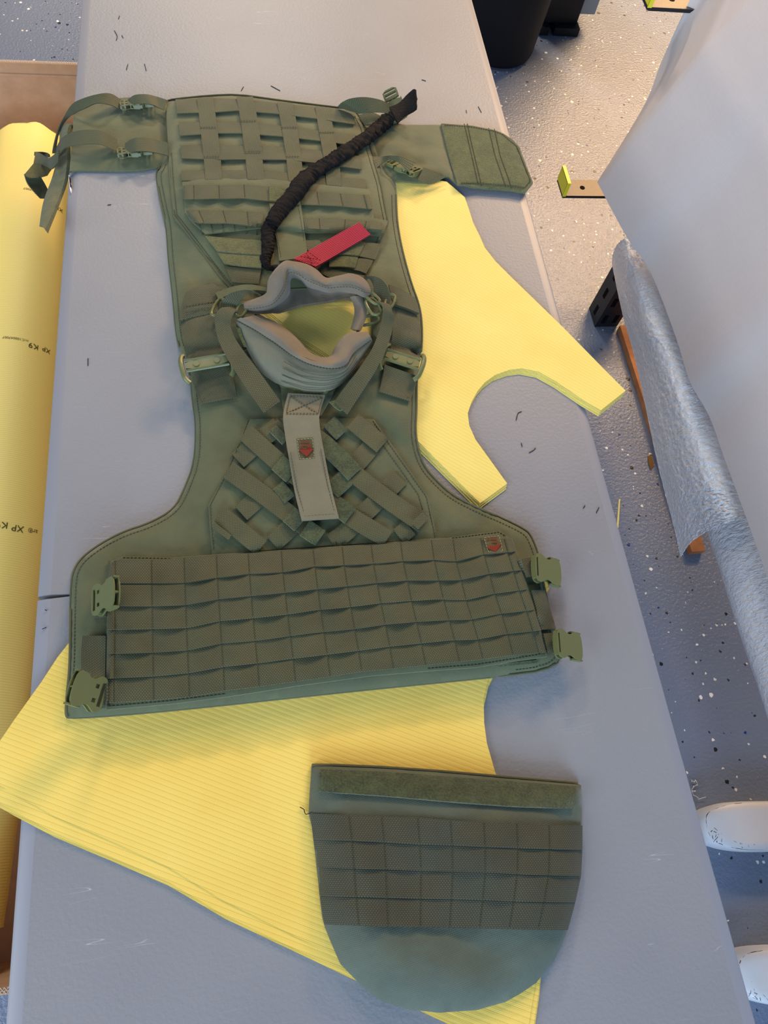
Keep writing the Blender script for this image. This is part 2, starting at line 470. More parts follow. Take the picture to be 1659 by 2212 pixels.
def panel(name, poly, thick, mat, parent, basefn=None, edge=.012, rim=.003, wamp=0., wseed=1, wk=1., res=.009, holes=(), reg=True,
          uvrot=0., gap=.0006, extra=None):
    """cloth panel: outline (metres) filled with a fine grid, pillowed top, lying on what is below it"""
    poly = np.asarray(poly, float)
    L = [resample(poly, res)] + [resample(h, res) for h in holes]
    lo, hi = poly.min(0), poly.max(0)
    gx = np.arange(lo[0], hi[0], res); gy = np.arange(lo[1], hi[1], res*.87)
    G = np.array([(x + (res/2 if j % 2 else 0), y) for j, y in enumerate(gy) for x in gx])
    def dist(p):
        d = sd(poly, p)
        for h in holes: d = np.minimum(d, -sd(np.asarray(h), p))
        return d
    G = G[dist(G) > res*.6]
    P, fc, _ = cdt(L, G); fc = orient(P, fc); n = len(P)
    base0 = (lambda p: np.zeros(len(p))) if basefn is None else basefn
    def top(p):
        inb = (p[:, 0] > lo[0]-1e-4) & (p[:, 0] < hi[0]+1e-4) & (p[:, 1] > lo[1]-1e-4) & (p[:, 1] < hi[1]+1e-4)
        out = np.full(len(p), -1.0)
        if inb.any(): out[inb] = top_in(p[inb])
        return out
    def top_in(p):
        d = dist(p)
        z = base0(p) + gap + rim + (thick - rim)*(1 - np.exp(-np.maximum(d, 0)/edge))
        if wamp: z = z + np.abs(wr(p, wamp, wseed, wk))*(1 - np.exp(-np.maximum(d, 0)/.02))
        if extra is not None: z = z + extra(p)
        return np.where(d > -1e-5, z, -1.0)
    zt = top(P); zb = base0(P) + gap
    zt = np.where(zt < -.5, zb + rim, zt)
    V = np.vstack([np.c_[P, zt], np.c_[P, zb]])
    Fc = list(fc) + [tuple(i + n for i in f[::-1]) for f in fc]
    for a, b in boundary(fc): Fc.append((b, a, a + n, b + n))
    c, s_ = math.cos(uvrot), math.sin(uvrot)
    U = np.c_[P[:, 0]*c - P[:, 1]*s_, P[:, 0]*s_ + P[:, 1]*c]
    if reg: SURF.append(top)
    return mk(name, V, Fc, mat, parent, np.vstack([U, U]), True, 50)

def grid_solid(name, G, thick, mat, parent, angle=50, along_len=None, wid=None):
    """G: (n, m, 3) top surface; closed underneath by thick"""
    n, m, _ = G.shape
    du = np.gradient(G, axis=0); dv = np.gradient(G, axis=1)
    N = np.cross(du, dv); N /= np.linalg.norm(N, axis=2, keepdims=True) + 1e-12
    if N[..., 2].mean() < 0: N = -N; flip = True
    else: flip = False
    B = G - N*thick
    V = np.vstack([G.reshape(-1, 3), B.reshape(-1, 3)]); k = n*m
    Fc = []
    for i in range(n-1):
        for j in range(m-1):
            q = (i*m+j, (i+1)*m+j, (i+1)*m+j+1, i*m+j+1)
            Fc.append(q[::-1] if flip else q); b = tuple(x + k for x in q); Fc.append(b if flip else b[::-1])
    def side(idx, rev):
        for a, b in zip(idx[:-1], idx[1:]):
            q = (a, b, b + k, a + k); Fc.append(q if rev != flip else q[::-1])
    side([i*m for i in range(n)], False); side([i*m + m-1 for i in range(n)], True)
    side([j for j in range(m)], True); side([(n-1)*m + j for j in range(m)], False)
    L = np.concatenate([[0], np.cumsum(np.linalg.norm(np.diff(G[:, m//2], axis=0), axis=1))])
    W = np.concatenate([[0], np.cumsum(np.linalg.norm(np.diff(G[n//2], axis=0), axis=1))])
    U = np.stack(np.meshgrid(L, W, indexing='ij'), -1).reshape(-1, 2)
    return mk(name, V, Fc, mat, parent, np.vstack([U, U]), True, angle)

def ribbon(name, f, A, B, mat, parent, n=24, m=4, off=.0015, hA=None, hB=None, thick=.0016, surf=True, lift=None, place=None):
    """webbing strip between two traced edges; heights are offsets over the surface below (surf) or over the table"""
    a = fr(f, A); b = fr(f, B)
    hA = np.zeros(len(a)) if hA is None else np.asarray(hA, float); hB = hA if hB is None else np.asarray(hB, float)
    if len(hA) != len(a): hA = np.interp(np.linspace(0, 1, len(a)), np.linspace(0, 1, len(hA)), hA)
    if len(hB) != len(b): hB = np.interp(np.linspace(0, 1, len(b)), np.linspace(0, 1, len(hB)), hB)
    a = catmull(np.c_[a, hA], n); b = catmull(np.c_[b, hB], n)
    rows = []
    for j in range(m):
        v = j/(m-1); q = a*(1-v) + b*v
        h = q[:, 2] + off
        if lift is not None: h = h + lift(np.linspace(0, 1, n), v)
        rows.append(S(q[:, :2], h + thick) if surf else un(q[:, :2], h))
    G = np.stack(rows, 1)
    return grid_solid(name, G, thick, mat, parent)

def polyline_at(P, x):
    P = np.asarray(P, float); return np.c_[x, np.interp(x, P[:, 0], P[:, 1])]
STITCH = {}
def stitch_line(key, P3, dash=.0030, gap=.0014, w=.00038, up=.00022):
    """dashes along a 3d polyline, collected per key"""
    mb = STITCH.setdefault(key, MB())
    P3 = np.asarray(P3, float)
    seg = np.linalg.norm(np.diff(P3, axis=0), axis=1); L = np.concatenate([[0], np.cumsum(seg)])
    def at(s): return np.array([np.interp(s, L, P3[:, k]) for k in range(3)])
    s = 0
    while s + dash < L[-1]:
        a, b = at(s), at(s + dash); t = b - a; t /= np.linalg.norm(t) + 1e-12
        nrm = np.array([-t[1], t[0], 0])*w; u = np.array([0, 0, up]); d = np.array([0, 0, .0006])
        mb.add([a-nrm-d, b-nrm-d, b+nrm-d, a+nrm-d, a-nrm*.6+u, b-nrm*.6+u, b+nrm*.6+u, a+nrm*.6+u],
               [(4, 5, 6, 7), (0, 1, 5, 4), (1, 2, 6, 5), (2, 3, 7, 6), (3, 0, 4, 7)])
        s += dash + gap
def stitch_px(key, f, pts, off=.0008, step=5, **kw):
    q = resample(fr(f, pts), step, closed=False)
    stitch_line(key, S(q, off), **kw)
def stitch_flush(key, name, mat, parent):
    if key in STITCH:
        o = STITCH[key].build(name, mat, parent, smooth=False); o['kind'] = 'stuff'
        return o

def molle_row(name, top, bot, xs, mat, parent, key, sub=7, m=5, off=.0012, amp=(.0012, .0038), seed=0, ends=True, flat_top=.35, stitch=True):
    """one row of load webbing between two boundary polylines (image x ascending), tacked down at every xs"""
    r = np.random.default_rng(seed)
    T_, B_ = [], []
    bul = []
    for i in range(len(xs)-1):
        a = r.uniform(*amp)
        for k in range(sub):
            u = k/sub
            T_.append(xs[i] + (xs[i+1]-xs[i])*u); bul.append(a*math.sin(math.pi*u)**.75)
    T_.append(xs[-1]); bul.append(0)
    x = np.array(T_); bul = np.array(bul)
    # lean: bottom boundary stations shifted with the slant of the row ends
    xb = np.interp(x, [x[0], x[-1]], [bot[0][0], bot[-1][0]]); xt = np.interp(x, [x[0], x[-1]], [top[0][0], top[-1][0]])
    a = polyline_at(top, xt); b = polyline_at(bot, xb)
    rows = []
    for j in range(m):
        v = j/(m-1)
        q = a*(1-v) + b*v
        h = off + .0016 + bul*(flat_top + (1-flat_top)*v) + .0012*v
        rows.append(S(q, h))
    G = np.stack(rows, 1)
    o = grid_solid(name, G, .0016, mat, parent)
    if stitch:
        for i in range(1, len(xs)-1):
            stitch_line(key, G[i*sub] + np.array([0, 0, .0004]), .0016, .0008, .0006, .0003)
    return o

def tube_on(name, pts3, r, mat, parent, n=6):
    mb = MB(); mb.tube(pts3, r, n); return mb.build(name, mat, parent)
def piping(name, poly_px_f, pts, mat, parent, r=.0018, off=.001, closed=True):
    q = resample(fr(poly_px_f, pts), 6, closed)
    P3 = S(q, off)
    if closed: P3 = np.vstack([P3, P3[:1]])
    return tube_on(name, P3, r, mat, parent)

# ------------------------------------------------------------------ setting: floor and back wall of the room shell
mb = MB(); mb.box(-5, 6, -4.5, 7, -.05, 0)
fl = mb.build('floor', FLOOR, None, smooth=False, rel=False); fl['kind'] = 'structure'

# ------------------------------------------------------------------ the table
TX0, TX1, TY0, TY1 = -.2775, .4823, -.62, 1.82
table = thing('folding_table', (.1, .6, 0), 'long grey plastic folding table with the green vest laid on it', 'table')
ny = un([(75, 1291)], 0)[0][1]
bev = .017
def outline(inset):
    notch = [] 
    return [(TX0+inset, TY0+inset), (TX1-inset, TY0+inset), (TX1-inset, TY1-inset), (TX0+inset, TY1-inset),
            (TX0+inset, ny+.0026), (TX0+.056, ny+.0004), (TX0+.056, ny-.0008), (TX0+inset, ny-.0028)]
V, Fc = plate_geo([outline(bev)], -.035, 0)
mk('tabletop', V, Fc, TABLE, table, np.array(V)[:, :2], False)
# smooth moulded rim around the textured top: a sloping border and a short skirt, split by the knife cut on the left
mb = MB()
prof = [(bev, 0), (bev*.85, -.0003), (.004, -.0030), (.0012, -.0045), (0, -.0075), (0, -.046), (.004, -.046), (.004, -.02), (bev, -.02)]
def rim_run(path, closed=False):
    n = len(path); V = []; k = len(prof)
    for (p, nx_, ny_) in path:
        for (i, z) in prof: V.append((p[0] + nx_*i, p[1] + ny_*i, z))
    Fc = [(i*k+j, i*k+j+1, (i+1)*k+j+1, (i+1)*k+j) for i in range(n-1) for j in range(k-1)]
    Fc += [tuple(range(k)), tuple((n-1)*k + j for j in range(k-1, -1, -1))]
    mb.add(V, Fc)
rim_run([((TX0, ny-.0028), 1, 0), ((TX0, TY0), 1, 1), ((TX1, TY0), -1, 1), ((TX1, TY1), -1, -1), ((TX0, TY1), 1, -1), ((TX0, ny+.0026), 1, 0)])
mb.build('rim', TRIM, table, angle=30)
# chipped slot in the left rim beside the vest wing
c0 = on_x([(150, 385), (153, 413)], TX0+.006)
for nm, P_, zz, mt in (('edge_chip', [(148.5, 378), (150.5, 380), (151, 388), (153, 396), (152.5, 402), (155, 410), (154, 416), (152, 413), (150.5, 404), (150, 396), (148.5, 388)], .0007, WCHIP),
                       ('edge_crack', [(149.5, 381), (151.5, 384), (152.5, 394), (154, 404), (152.5, 406), (151, 396), (150, 388)], .0012, DARK)):
    q = un(P_, 0)[:, :2]; mb = MB(); mb.add(*plate_geo([q], -.003, zz)); mb.build(nm, mt, table, smooth=False)
for yy in (TY0+.35, TY1-.35):
    for xx in (TX0+.1, TX1-.1):
        mb = MB(); mb.tube([(xx, yy, -.046), (xx, yy, -.4), (xx, yy, -T+.001)], .014, 12)
        mb.build('leg', GREYP, table)
    mb = MB(); mb.tube([(TX0+.1, yy, -.5), (TX1-.1, yy, -.5)], .011, 10); mb.build('crossbar', GREYP, table)
mb = MB(); mb.box(TX0+.03, TX0+.05, TY0+.1, TY1-.1, -.06, -.035); mb.build('rail', GREYP, table, smooth=False)
mb = MB(); mb.box(TX1-.05, TX1-.03, TY0+.1, TY1-.1, -.06, -.035); mb.build('rail', GREYP, table, smooth=False)

# ------------------------------------------------------------------ yellow ballistic sheets (stacks under the vest)
UP = list(fr('K', [(345, 35), (460, 135), (490, 220), (515, 300), (555, 380), (590, 460), (660, 550), (760, 650), (920, 805), (1090, 970), (1360, 1245),
                   (1500, 1385), (1340, 1512), (1220, 1440), (1060, 1330), (940, 1262), (830, 1240), (750, 1250), (660, 1282), (590, 1332),
                   (545, 1385), (505, 1455), (480, 1530), (490, 1610), (530, 1700), (735, 1985), (560, 2112), (160, 1712)]))
UP += [np.array(p) for p in [(717, 772), (647, 727), (575, 668), (500, 640), (440, 560), (445, 430), (600, 385), (850, 372)]]
UPw = un(UP, .006)[:, :2]
LO = [np.array(p) for p in [(148, 1389), (124, 1419.5), (89, 1473), (0, 1597), (-40, 1652), (-44, 1682), (0, 1697), (36, 1718), (120, 1764), (236, 1815), (362, 1872),
      (482, 1945), (723, 2064), (991, 2196), (1132, 2268), (1143, 2212), (1157, 2122), (1172, 1990), (1150, 1850), (1100, 1740), (1070, 1668), (1052, 1605), (1046, 1560),
      (1045, 1510), (1056, 1463), (1090, 1400), (1140, 1330), (1190, 1256), (1110, 1235), (700, 1270), (300, 1300), (210, 1320)]]
LOw = un(LO, .005)[:, :2]
def stripe_rot(a, b):
    p = un([a, b], 0); d = p[1] - p[0]; return -math.atan2(d[1], d[0])
rotL = stripe_rot((241, 1758), (482, 1850)); rotU = stripe_rot((1050, 614), (1184, 684))
NU, NL, TH = 6, 5, .0009
def droop(p):
    # the corner past the table edge sags a little
    return -np.maximum(TX0 - .01 - p[:, 0], 0)**1.5*1.2
def make_sheet(i, n, poly, name, mat, rot, label, group, ctr, ang, sh, seed):
    c, s_ = math.cos(ang), math.sin(ang)
    q = (poly - ctr) @ np.array([[c, s_], [-s_, c]]) + ctr + np.array(sh)
    o = panel('aramid_sheet', q, TH*.70, mat, None, basefn=lambda p: np.full(len(p), i*TH) + droop(p), edge=.0004, rim=TH*.66,
              res=.022, reg=False, uvrot=rot, gap=.0003)
    tag(o, label, 'fabric sheet', group)
    return q
ctrU = un([(1000, 700)], 0)[0][:2]; ctrL = un([(1000, 1500)], 0)[0][:2]
qU = qL = None
for i in range(NU):
    k = NU - 1 - i
    lab = 'top yellow aramid sheet with two prongs, showing right of the vest' if k == 0 else 'yellow two-pronged aramid sheet under the top one, edge showing right of the vest'
    q = make_sheet(i, NU, UPw, 'u', YEL_U, rotU, lab, None if k == 0 else 'pronged aramid sheets under the vest', ctrU, .0022*k*(1 if i % 2 else .5), (-.0010*k, -.0016*k), i)
    if k == 0: qU = q
for i in range(NL):
    k = NL - 1 - i
    lab = 'top wide-ribbed yellow aramid sheet lying below the vest band' if k == 0 else 'wide-ribbed yellow aramid sheet under the top one, edge showing at lower left'
    big = .012 if k >= 1 else 0
    q = make_sheet(i, NL, LOw, 'l', YEL_L, rotL, lab, None if k == 0 else 'ribbed aramid sheets under the vest band', ctrL, .010*(k >= 1) + .0015*k, (-.002*(k >= 1), -.009*(k >= 1) - .0009*k), 20+i)
    if k == 0: qL = q
def support(p):
    z = np.zeros(len(p))
    for q, t in ((qU, NU*TH), (qL, NL*TH)):
        d = sd(q, p); u = np.clip((d + .035)/.030, 0, 1)
        z = np.maximum(z, t*u*u*(3 - 2*u))
    return z + .0008
def flat_top(q, t):
    return lambda p: np.where(sd(q, p) > 0, t, 0.0)
SURF.append(flat_top(qU, NU*TH)); SURF.append(flat_top(qL, NL*TH))

# ------------------------------------------------------------------ the vest
vest = thing('tactical_vest', (.07, .65, T), 'olive green load-bearing body armour vest spread open on the table', 'vest')
BT = .0145                                         # body thickness
def raised(h): return lambda p: support(p) + h
BACK = [(365, 212), (440, 206), (500, 203), (560, 208), (640, 219), (740, 232), (785, 245), (805, 290), (822, 350), (835, 385), (855, 388), (856, 440), (858, 480),
        (868, 537), (889, 614), (905, 655), (911, 690), (912, 730), (909, 775), (795, 778), (806, 690), (775, 634), (700, 620), (600, 636), (545, 664), (556, 705), (540, 772),
        (398, 780), (381, 730), (374, 642), (364, 560), (360, 490), (349, 443), (335, 372), (350, 358), (358, 300)]
FRONT = [(397, 768), (545, 755), (572, 712), (610, 740), (660, 782), (715, 806), (760, 796), (800, 758), (909, 772), (900, 817), (900, 887), (897, 930), (903, 970), (917, 1008),
         (945, 1040), (980, 1071), (1040, 1100), (1095, 1124), (1131, 1142), (1147, 1155), (1166, 1205), (1176, 1275), (1200, 1370), (1217, 1444), (1050, 1464), (925, 1476),
         (690, 1500), (370, 1535), (147, 1553), (142, 1543), (144, 1505), (151, 1443), (152, 1340), (154, 1255), (161, 1227), (178, 1203), (216, 1175), (267, 1148), (322, 1131),
         (377, 1100), (400, 1054), (421, 998), (424, 917), (417, 872), (412, 817)]
BACK = [tuple(p) for p in smooth_closed(BACK, 2)]; FRONT = [tuple(p) for p in smooth_closed(FRONT, 2)]
BACKw = un(BACK, .008)[:, :2]; FRONTw = un(FRONT, .008)[:, :2]
panel('front_panel', FRONTw, BT, OLIVE, vest, basefn=support, edge=.010, rim=.004, wamp=.0028, wseed=3, wk=.9, res=.0075)
panel('back_panel', BACKw, BT, OLIVE_D, vest, basefn=support, edge=.010, rim=.004, wamp=.0022, wseed=5, wk=.9, res=.0075)
piping('edge_binding', 'I', FRONT[34:178], PIPE, vest, .0016, .0006, closed=False)
piping('edge_binding', 'I', BACK[41:74], PIPE, vest, .0016, .0006, closed=False)
piping('edge_binding', 'I', BACK[109:136], PIPE, vest, .0016, .0006, closed=False)
def inset_px(pts, d):
    P = np.asarray(pts, float); out = []
    for i in range(len(P)):
        a = P[max(i-1, 0)]; b = P[min(i+1, len(P)-1)]; t = (b - a)/np.linalg.norm(b - a)
        out.append(P[i] + d*np.array([-t[1], t[0]]))
    return [tuple(p) for p in out]
stitch_px('body', 'I', inset_px(FRONT[34:94], 9)); stitch_px('body', 'I', inset_px(FRONT[118:178], 9))
stitch_px('body', 'I', inset_px(BACK[41:74], 9)); stitch_px('body', 'I', inset_px(BACK[109:136], 9))

# wings -----------------------------------------------------------------
LW = fr('G', [(1420, 852), (1100, 832), (1030, 838), (700, 885), (590, 975), (583, 1150), (562, 1472), (590, 1462), (700, 1450), (1050, 1456), (1200, 1450), (1445, 1410)])
LWw = un(LW, .004)[:, :2]; LWw[4:7, 0] = np.maximum(LWw[4:7, 0], TX0 + .004)
panel('wing', LWw, .005, OLIVE_D, vest, basefn=lambda p: np.zeros(len(p)) + .0008, edge=.006, rim=.003, wamp=.005, wseed=9, wk=.8, res=.009)
RW = fr('H', [(200, 262), (330, 300), (560, 345), (850, 345), (968, 832), (900, 772), (872, 768), (735, 815), (640, 812), (490, 796), (360, 778)])
panel('wing', un(RW, .008)[:, :2], .005, OLIVE_D, vest, basefn=support, edge=.006, rim=.003, wamp=.0065, wseed=12, wk=.8, res=.009)
RV = fr('H', [(843, 338), (1080, 355), (1260, 390), (1330, 418), (1400, 465), (1452, 522), (1500, 650), (1560, 800), (1500, 875), (1400, 856), (1150, 836), (968, 832), (905, 590)])
o = panel('hook_and_loop_end', un(RV, .012)[:, :2], .007, VELC, vest, basefn=raised(.004), edge=.005, rim=.004, wamp=.002, wseed=14, res=.009)
o['label'] = 'fuzzy olive hook-and-loop tab with clipped corners'
for a in ([(1045, 352), (1075, 500), (1155, 832)], [(1255, 392), (1300, 600), (1390, 852)], [(1210, 385), (1260, 600), (1345, 845)], [(1020, 352), (1055, 500), (1130, 830)],
          [(865, 360), (1080, 375), (1250, 408), (1320, 436), (1430, 530), (1535, 795), (1490, 850), (1400, 835), (1150, 815), (985, 812)]):
    stitch_px('velcro', 'H', a, .0002, w=.0008, up=.0007)
# left wing end folded down over the table edge
ga = fr('G', [(590, 978), (585, 1150), (563, 1475), (490, 1720), (386, 1962)])
gb = fr('G', [(512, 1110), (498, 1260), (455, 1480), (370, 1720), (335, 1932)])
A3 = on_x(ga, [TX0+.002, TX0-.004, TX0-.006, TX0-.012, TX0-.016]); B3 = on_x(gb, [TX0-.028, TX0-.034, TX0-.040, TX0-.046, TX0-.044])
A3[0, 2] = .004; A3[1, 2] = .004
a_, b_ = catmull(A3, 26), catmull(B3, 26)
G_ = np.stack([a_*(1-v) + b_*v + np.array([0, 0, .006*math.sin(math.pi*v)]) for v in np.linspace(0, 1, 6)], 1)
o = grid_solid('folded_wing_end', G_, .006, VELC, vest); o['label'] = 'fuzzy loop-covered wing end hanging over the table edge'

# wing straps (arched loops of webbing) -----------------------------------
ribbon('wing_strap', 'G', [(445, 1310), (472, 1200), (512, 1070), (600, 905), (700, 842), (850, 800), (950, 800), (1032, 850)],
       [(478, 1310), (502, 1150), (560, 1035), (640, 965), (720, 925), (830, 880), (950, 897), (1025, 937)], WEBF, vest, 40, 4, surf=False,
       hA=[-.11, -.06, -.015, .012, .026, .034, .026, .012], hB=[-.11, -.05, -.012, .008, .020, .028, .022, .012])
ribbon('wing_strap', 'G', [(1090, 850), (1150, 810), (1250, 804), (1330, 822), (1420, 850)], [(1110, 905), (1170, 880), (1290, 890), (1350, 915), (1398, 937)], WEBF, vest, 24, 4,
       surf=False, hA=[.012, .028, .030, .020, .022], hB=[.012, .024, .026, .018, .018])
ribbon('wing_strap', 'G', [(480, 1260), (510, 1200), (560, 1152), (680, 1112), (830, 1110), (920, 1142), (1002, 1192)],
       [(480, 1345), (505, 1310), (560, 1255), (700, 1230), (850, 1230), (920, 1255), (1000, 1292)], WEBF, vest, 40, 4, surf=False,
       hA=[-.02, -.004, .012, .026, .030, .024, .012], hB=[-.03, -.01, .010, .022, .026, .022, .012])
ribbon('wing_strap', 'G', [(1065, 1225), (1130, 1182), (1220, 1174), (1320, 1190), (1428, 1215)], [(1070, 1312), (1140, 1295), (1220, 1290), (1330, 1302), (1435, 1328)], WEBF, vest, 24, 4,
       surf=False, hA=[.012, .028, .030, .022, .024], hB=[.012, .024, .026, .020, .020])
# loose ends of those straps dangling beside the table
def dangle(name, A, B, XA, XB, mat, n=18):
    a = catmull(on_x(fr('G', A), XA), n); b = catmull(on_x(fr('G', B), XB), n)
    return grid_solid(name, np.stack([a*(1-v) + b*v for v in np.linspace(0, 1, 4)], 1), .0018, mat, vest)
dangle('strap_end', [(500, 1280), (440, 1335), (400, 1345), (350, 1310), (303, 1298)], [(495, 1385), (440, 1440), (400, 1425), (340, 1400), (285, 1396)],
       [TX0-.012, TX0-.03, TX0-.045, TX0-.06, TX0-.07], [TX0-.016, TX0-.03, TX0-.045, TX0-.06, TX0-.07], WEBF)
dangle('strap_end', [(303, 1298), (345, 1298), (390, 1300), (415, 1318)], [(300, 1330), (350, 1345), (395, 1345), (420, 1340)],
       [TX0-.07, TX0-.068, TX0-.06, TX0-.05], [TX0-.072, TX0-.07, TX0-.06, TX0-.05], WEBF, 12)
dangle('strap_loop_patch', [(285, 1396), (330, 1400), (400, 1415), (442, 1442)], [(208, 1488), (265, 1515), (350, 1512), (405, 1500)],
       [TX0-.066, TX0-.06, TX0-.052, TX0-.045], [TX0-.072, TX0-.064, TX0-.056, TX0-.05], VELC)
dangle('strap_end', [(208, 1488), (235, 1560), (280, 1620), (345, 1695)], [(350, 1512), (385, 1570), (420, 1640), (440, 1690)],
       [TX0-.075, TX0-.074, TX0-.068, TX0-.06], [TX0-.055, TX0-.055, TX0-.05, TX0-.045], WEBF)
# right wing straps
ribbon('wing_strap', 'H', [(30, 222), (70, 185), (130, 155), (240, 143), (350, 160), (445, 195)], [(200, 275), (215, 275), (240, 272), (290, 262), (360, 262), (430, 268)], WEBF, vest, 30, 4,
       surf=False, hA=[.024, .040, .046, .046, .042, .034], hB=[.026, .028, .030, .032, .030, .026])
ribbon('wing_strap', 'H', [(200, 282), (300, 263), (350, 280), (400, 300)], [(240, 362), (300, 355), (350, 340), (400, 330)], WEBF, vest, 20, 4, surf=False,
       hA=[.020, .024, .022, .018], hB=[.016, .020, .018, .016])
ribbon('wing_strap', 'H', [(308, 608), (380, 606), (440, 598), (520, 606), (645, 652)], [(338, 692), (385, 655), (445, 632), (520, 660), (590, 720)], WEBF, vest, 26, 4, surf=False,
       hA=[.020, .020, .034, .036, .030], hB=[.020, .020, .028, .032, .028])
ribbon('wing_strap', 'H', [(705, 692), (760, 712), (820, 742), (870, 768)], [(662, 778), (700, 800), (735, 820), (790, 812)], WEBF, vest, 18, 4, surf=False,
       hA=[.026, .022, .018, .014], hB=[.022, .018, .014, .013])

# buckles -----------------------------------------------------------------
def placer(px, py, h, dx, dy, tilt=0., roll=0.):
    """local x along the traced direction on the table, z up"""
    c = un([(px, py)], h)[0]; d = un([(px + dx, py + dy)], h)[0] - c
    M_ = Matrix.Rotation(math.atan2(d[1], d[0]), 3, 'Z') @ Matrix.Rotation(tilt, 3, 'Y') @ Matrix.Rotation(roll, 3, 'X')
    R_ = np.array(M_)
    return lambda V: np.asarray(V) @ R_.T + c
def rounded(pts, it=2): return smooth_closed(pts, it)
def female_buckle(xf, parent, s=1.0, name='buckle', plain=False):
    """socket half of a side release buckle: x from the webbing bar (0) to the open mouth (46 mm)"""
    out = rounded([(0, -17), (0, 17), (10, 21), (15, 18), (20, 14.5), (27, 15), (31, 19), (46, 20), (46, -20), (31, -19), (27, -15), (20, -14.5), (15, -18), (10, -21)], 2)*s/1000
    def q(x0, x1, y0, y1): return np.array([(x0, y0), (x1, y0), (x1, y1), (x0, y1)])*s/1000
    mb = MB()
    mb.add(*plate_geo([out] + ([q(2.5, 5.0, -13.5, 13.5)] if plain else [q(3.5, 8.5, -13.5, 13.5), q(12, 17, 5.5, 10.5), q(12, 17, -10.5, -5.5)]), .0072*s, .0092*s))
    mb.add(*plate_geo([out, q(3.5, 8.5, -13.5, 13.5), q(12, 17, 5.5, 10.5), q(12, 17, -10.5, -5.5)], 0, .0020*s))
    mb.add(*plate_geo([q(28, 46, 17.8, 19.8)], .0015*s, .0078*s)); mb.add(*plate_geo([q(28, 46, -19.8, -17.8)], .0015*s, .0078*s))
    mb.add(*plate_geo([q(22, 45, -.9, .9)], .0015*s, .0078*s))
    mb.add(*plate_geo([q(0.2, 3.5, -16, 16)], .0015*s, .0078*s)); mb.add(*plate_geo([q(8.5, 12, -17, 17)], .0015*s, .0078*s))
    mb.add(*plate_geo([q(21, 23, -14, 14)], .0015*s, .0078*s))
    return mb.build(name, PLAST, parent, angle=35, xf=xf)
def male_buckle(xf, parent, s=1.0, name='buckle'):
    """plug half: ladder bar frame with two sprung arms and a centre guide"""
    def q(x0, x1, y0, y1): return np.array([(x0, y0), (x1, y0), (x1, y1), (x0, y1)])*s/1000
    mb = MB()
    fr_ = rounded([(-26, -16), (-26, 16), (-8, 17), (-2, 15), (-2, -15), (-8, -17)], 1)*s/1000
    mb.add(*plate_geo([fr_, q(-23, -18, -12.5, 12.5), q(-14, -9, -12.5, 12.5)], .002*s, .0075*s))
    for k in range(5): mb.add(*plate_geo([q(-17.5, -14.5, -11 + k*5, -8.5 + k*5)], .0075*s, .0092*s))
    for sg in (-1, 1):
        arm = [(-4, 8), (6, 11), (14, 15.5), (20, 15.5), (24, 10), (18, 10.5), (12, 11), (4, 7)]
        arm = np.array([(x, y*sg) for x, y in arm])
        mb.add(*plate_geo([rounded(arm, 1)*s/1000], .0025*s, .0070*s))
    mb.add(*plate_geo([q(-4, 20, -1.6, 1.6)], .0030*s, .0065*s))
    return mb.build(name, PLAST, parent, angle=35, xf=xf)
def closed_buckle(px, py, h, dx, dy, s=1., tilt=0., roll=0.):
    p0 = placer(px, py, h, dx, dy, tilt, roll)
    f = female_buckle(lambda V: p0(np.asarray(V)*np.array([-1, 1, 1]) + np.array([.022*s, 0, 0])), vest, s)
    # flip faces because of the mirrored axis
    f.data.flip_normals()
    m_ = male_buckle(lambda V: p0(np.asarray(V) + np.array([-.026*s, 0, 0])), f, s, 'buckle_plug')
    return f
closed_buckle(283, 231, .010, -10, .6, .78, 0, .35)
closed_buckle(278, 334, .010, -10, .8, .78, 0, .35)
closed_buckle(884, 372, .016, 10, 6.0, .85, -.2, -.3)
closed_buckle(858, 242, .022, 6, 10.0, .80, .3, .5)
# webbing through the four band buckles, then the buckles
def band_buckle(wf, wA, wB, px, py, h, dx, dy, s, tilt=0., roll=0., male=False):
    ribbon('buckle_webbing', wf, wA, wB, WEB, vest, 12, 4, off=.002, hA=[.0, .004, .006], hB=[.0, .004, .006])
    return (male_buckle if male else female_buckle)(placer(px, py, h, dx, dy, tilt, roll), vest, s)
# back pad with its load webbing -------------------------------------------
PAD = [(357.5, 219), (375, 214), (455, 206), (515, 204), (585, 214), (670, 225), (763, 236), (774, 247), (787.5, 275), (805, 338), (822, 394), (830, 438), (838, 478), (836, 488), (815, 540), (792, 600),
       (775, 622), (700, 622), (510, 630), (492, 618), (440, 550), (383, 476), (375, 467), (368, 400), (363, 327)]
PADs = smooth_closed(PAD, 1)
panel('back_pad', un(PADs, .02)[:, :2], .009, OLIVE_D, vest, basefn=raised(.0125), edge=.012, rim=.003, wamp=.0012, wseed=21, res=.008)
piping('pad_binding', 'I', PADs, PIPE, vest, .0016, .0004)
stitch_px('body', 'I', inset_px(PAD[7:17], 8)); stitch_px('body', 'I', inset_px(PAD[18:], 7))
def xsf(f, v): ox, oy, s = FR[f]; return [ox + x/s for x in v]
def rowpx(f, pts): return fr(f, pts)
R1 = ([(112, 128), (355, 120), (500, 125), (745, 150), (985, 175), (1220, 200)], [(120, 212), (355, 205), (500, 195), (745, 215), (985, 245), (1220, 280)])
R2 = ([(130, 268), (380, 268), (520, 270), (770, 290), (1000, 320), (1225, 345)], [(138, 350), (380, 335), (520, 335), (770, 355), (1000, 382), (1225, 412)])
R3 = ([(140, 412), (400, 412), (540, 415), (790, 420), (1030, 445), (1260, 480)], [(150, 492), (400, 500), (540, 498), (800, 500), (1030, 525), (1262, 560)])
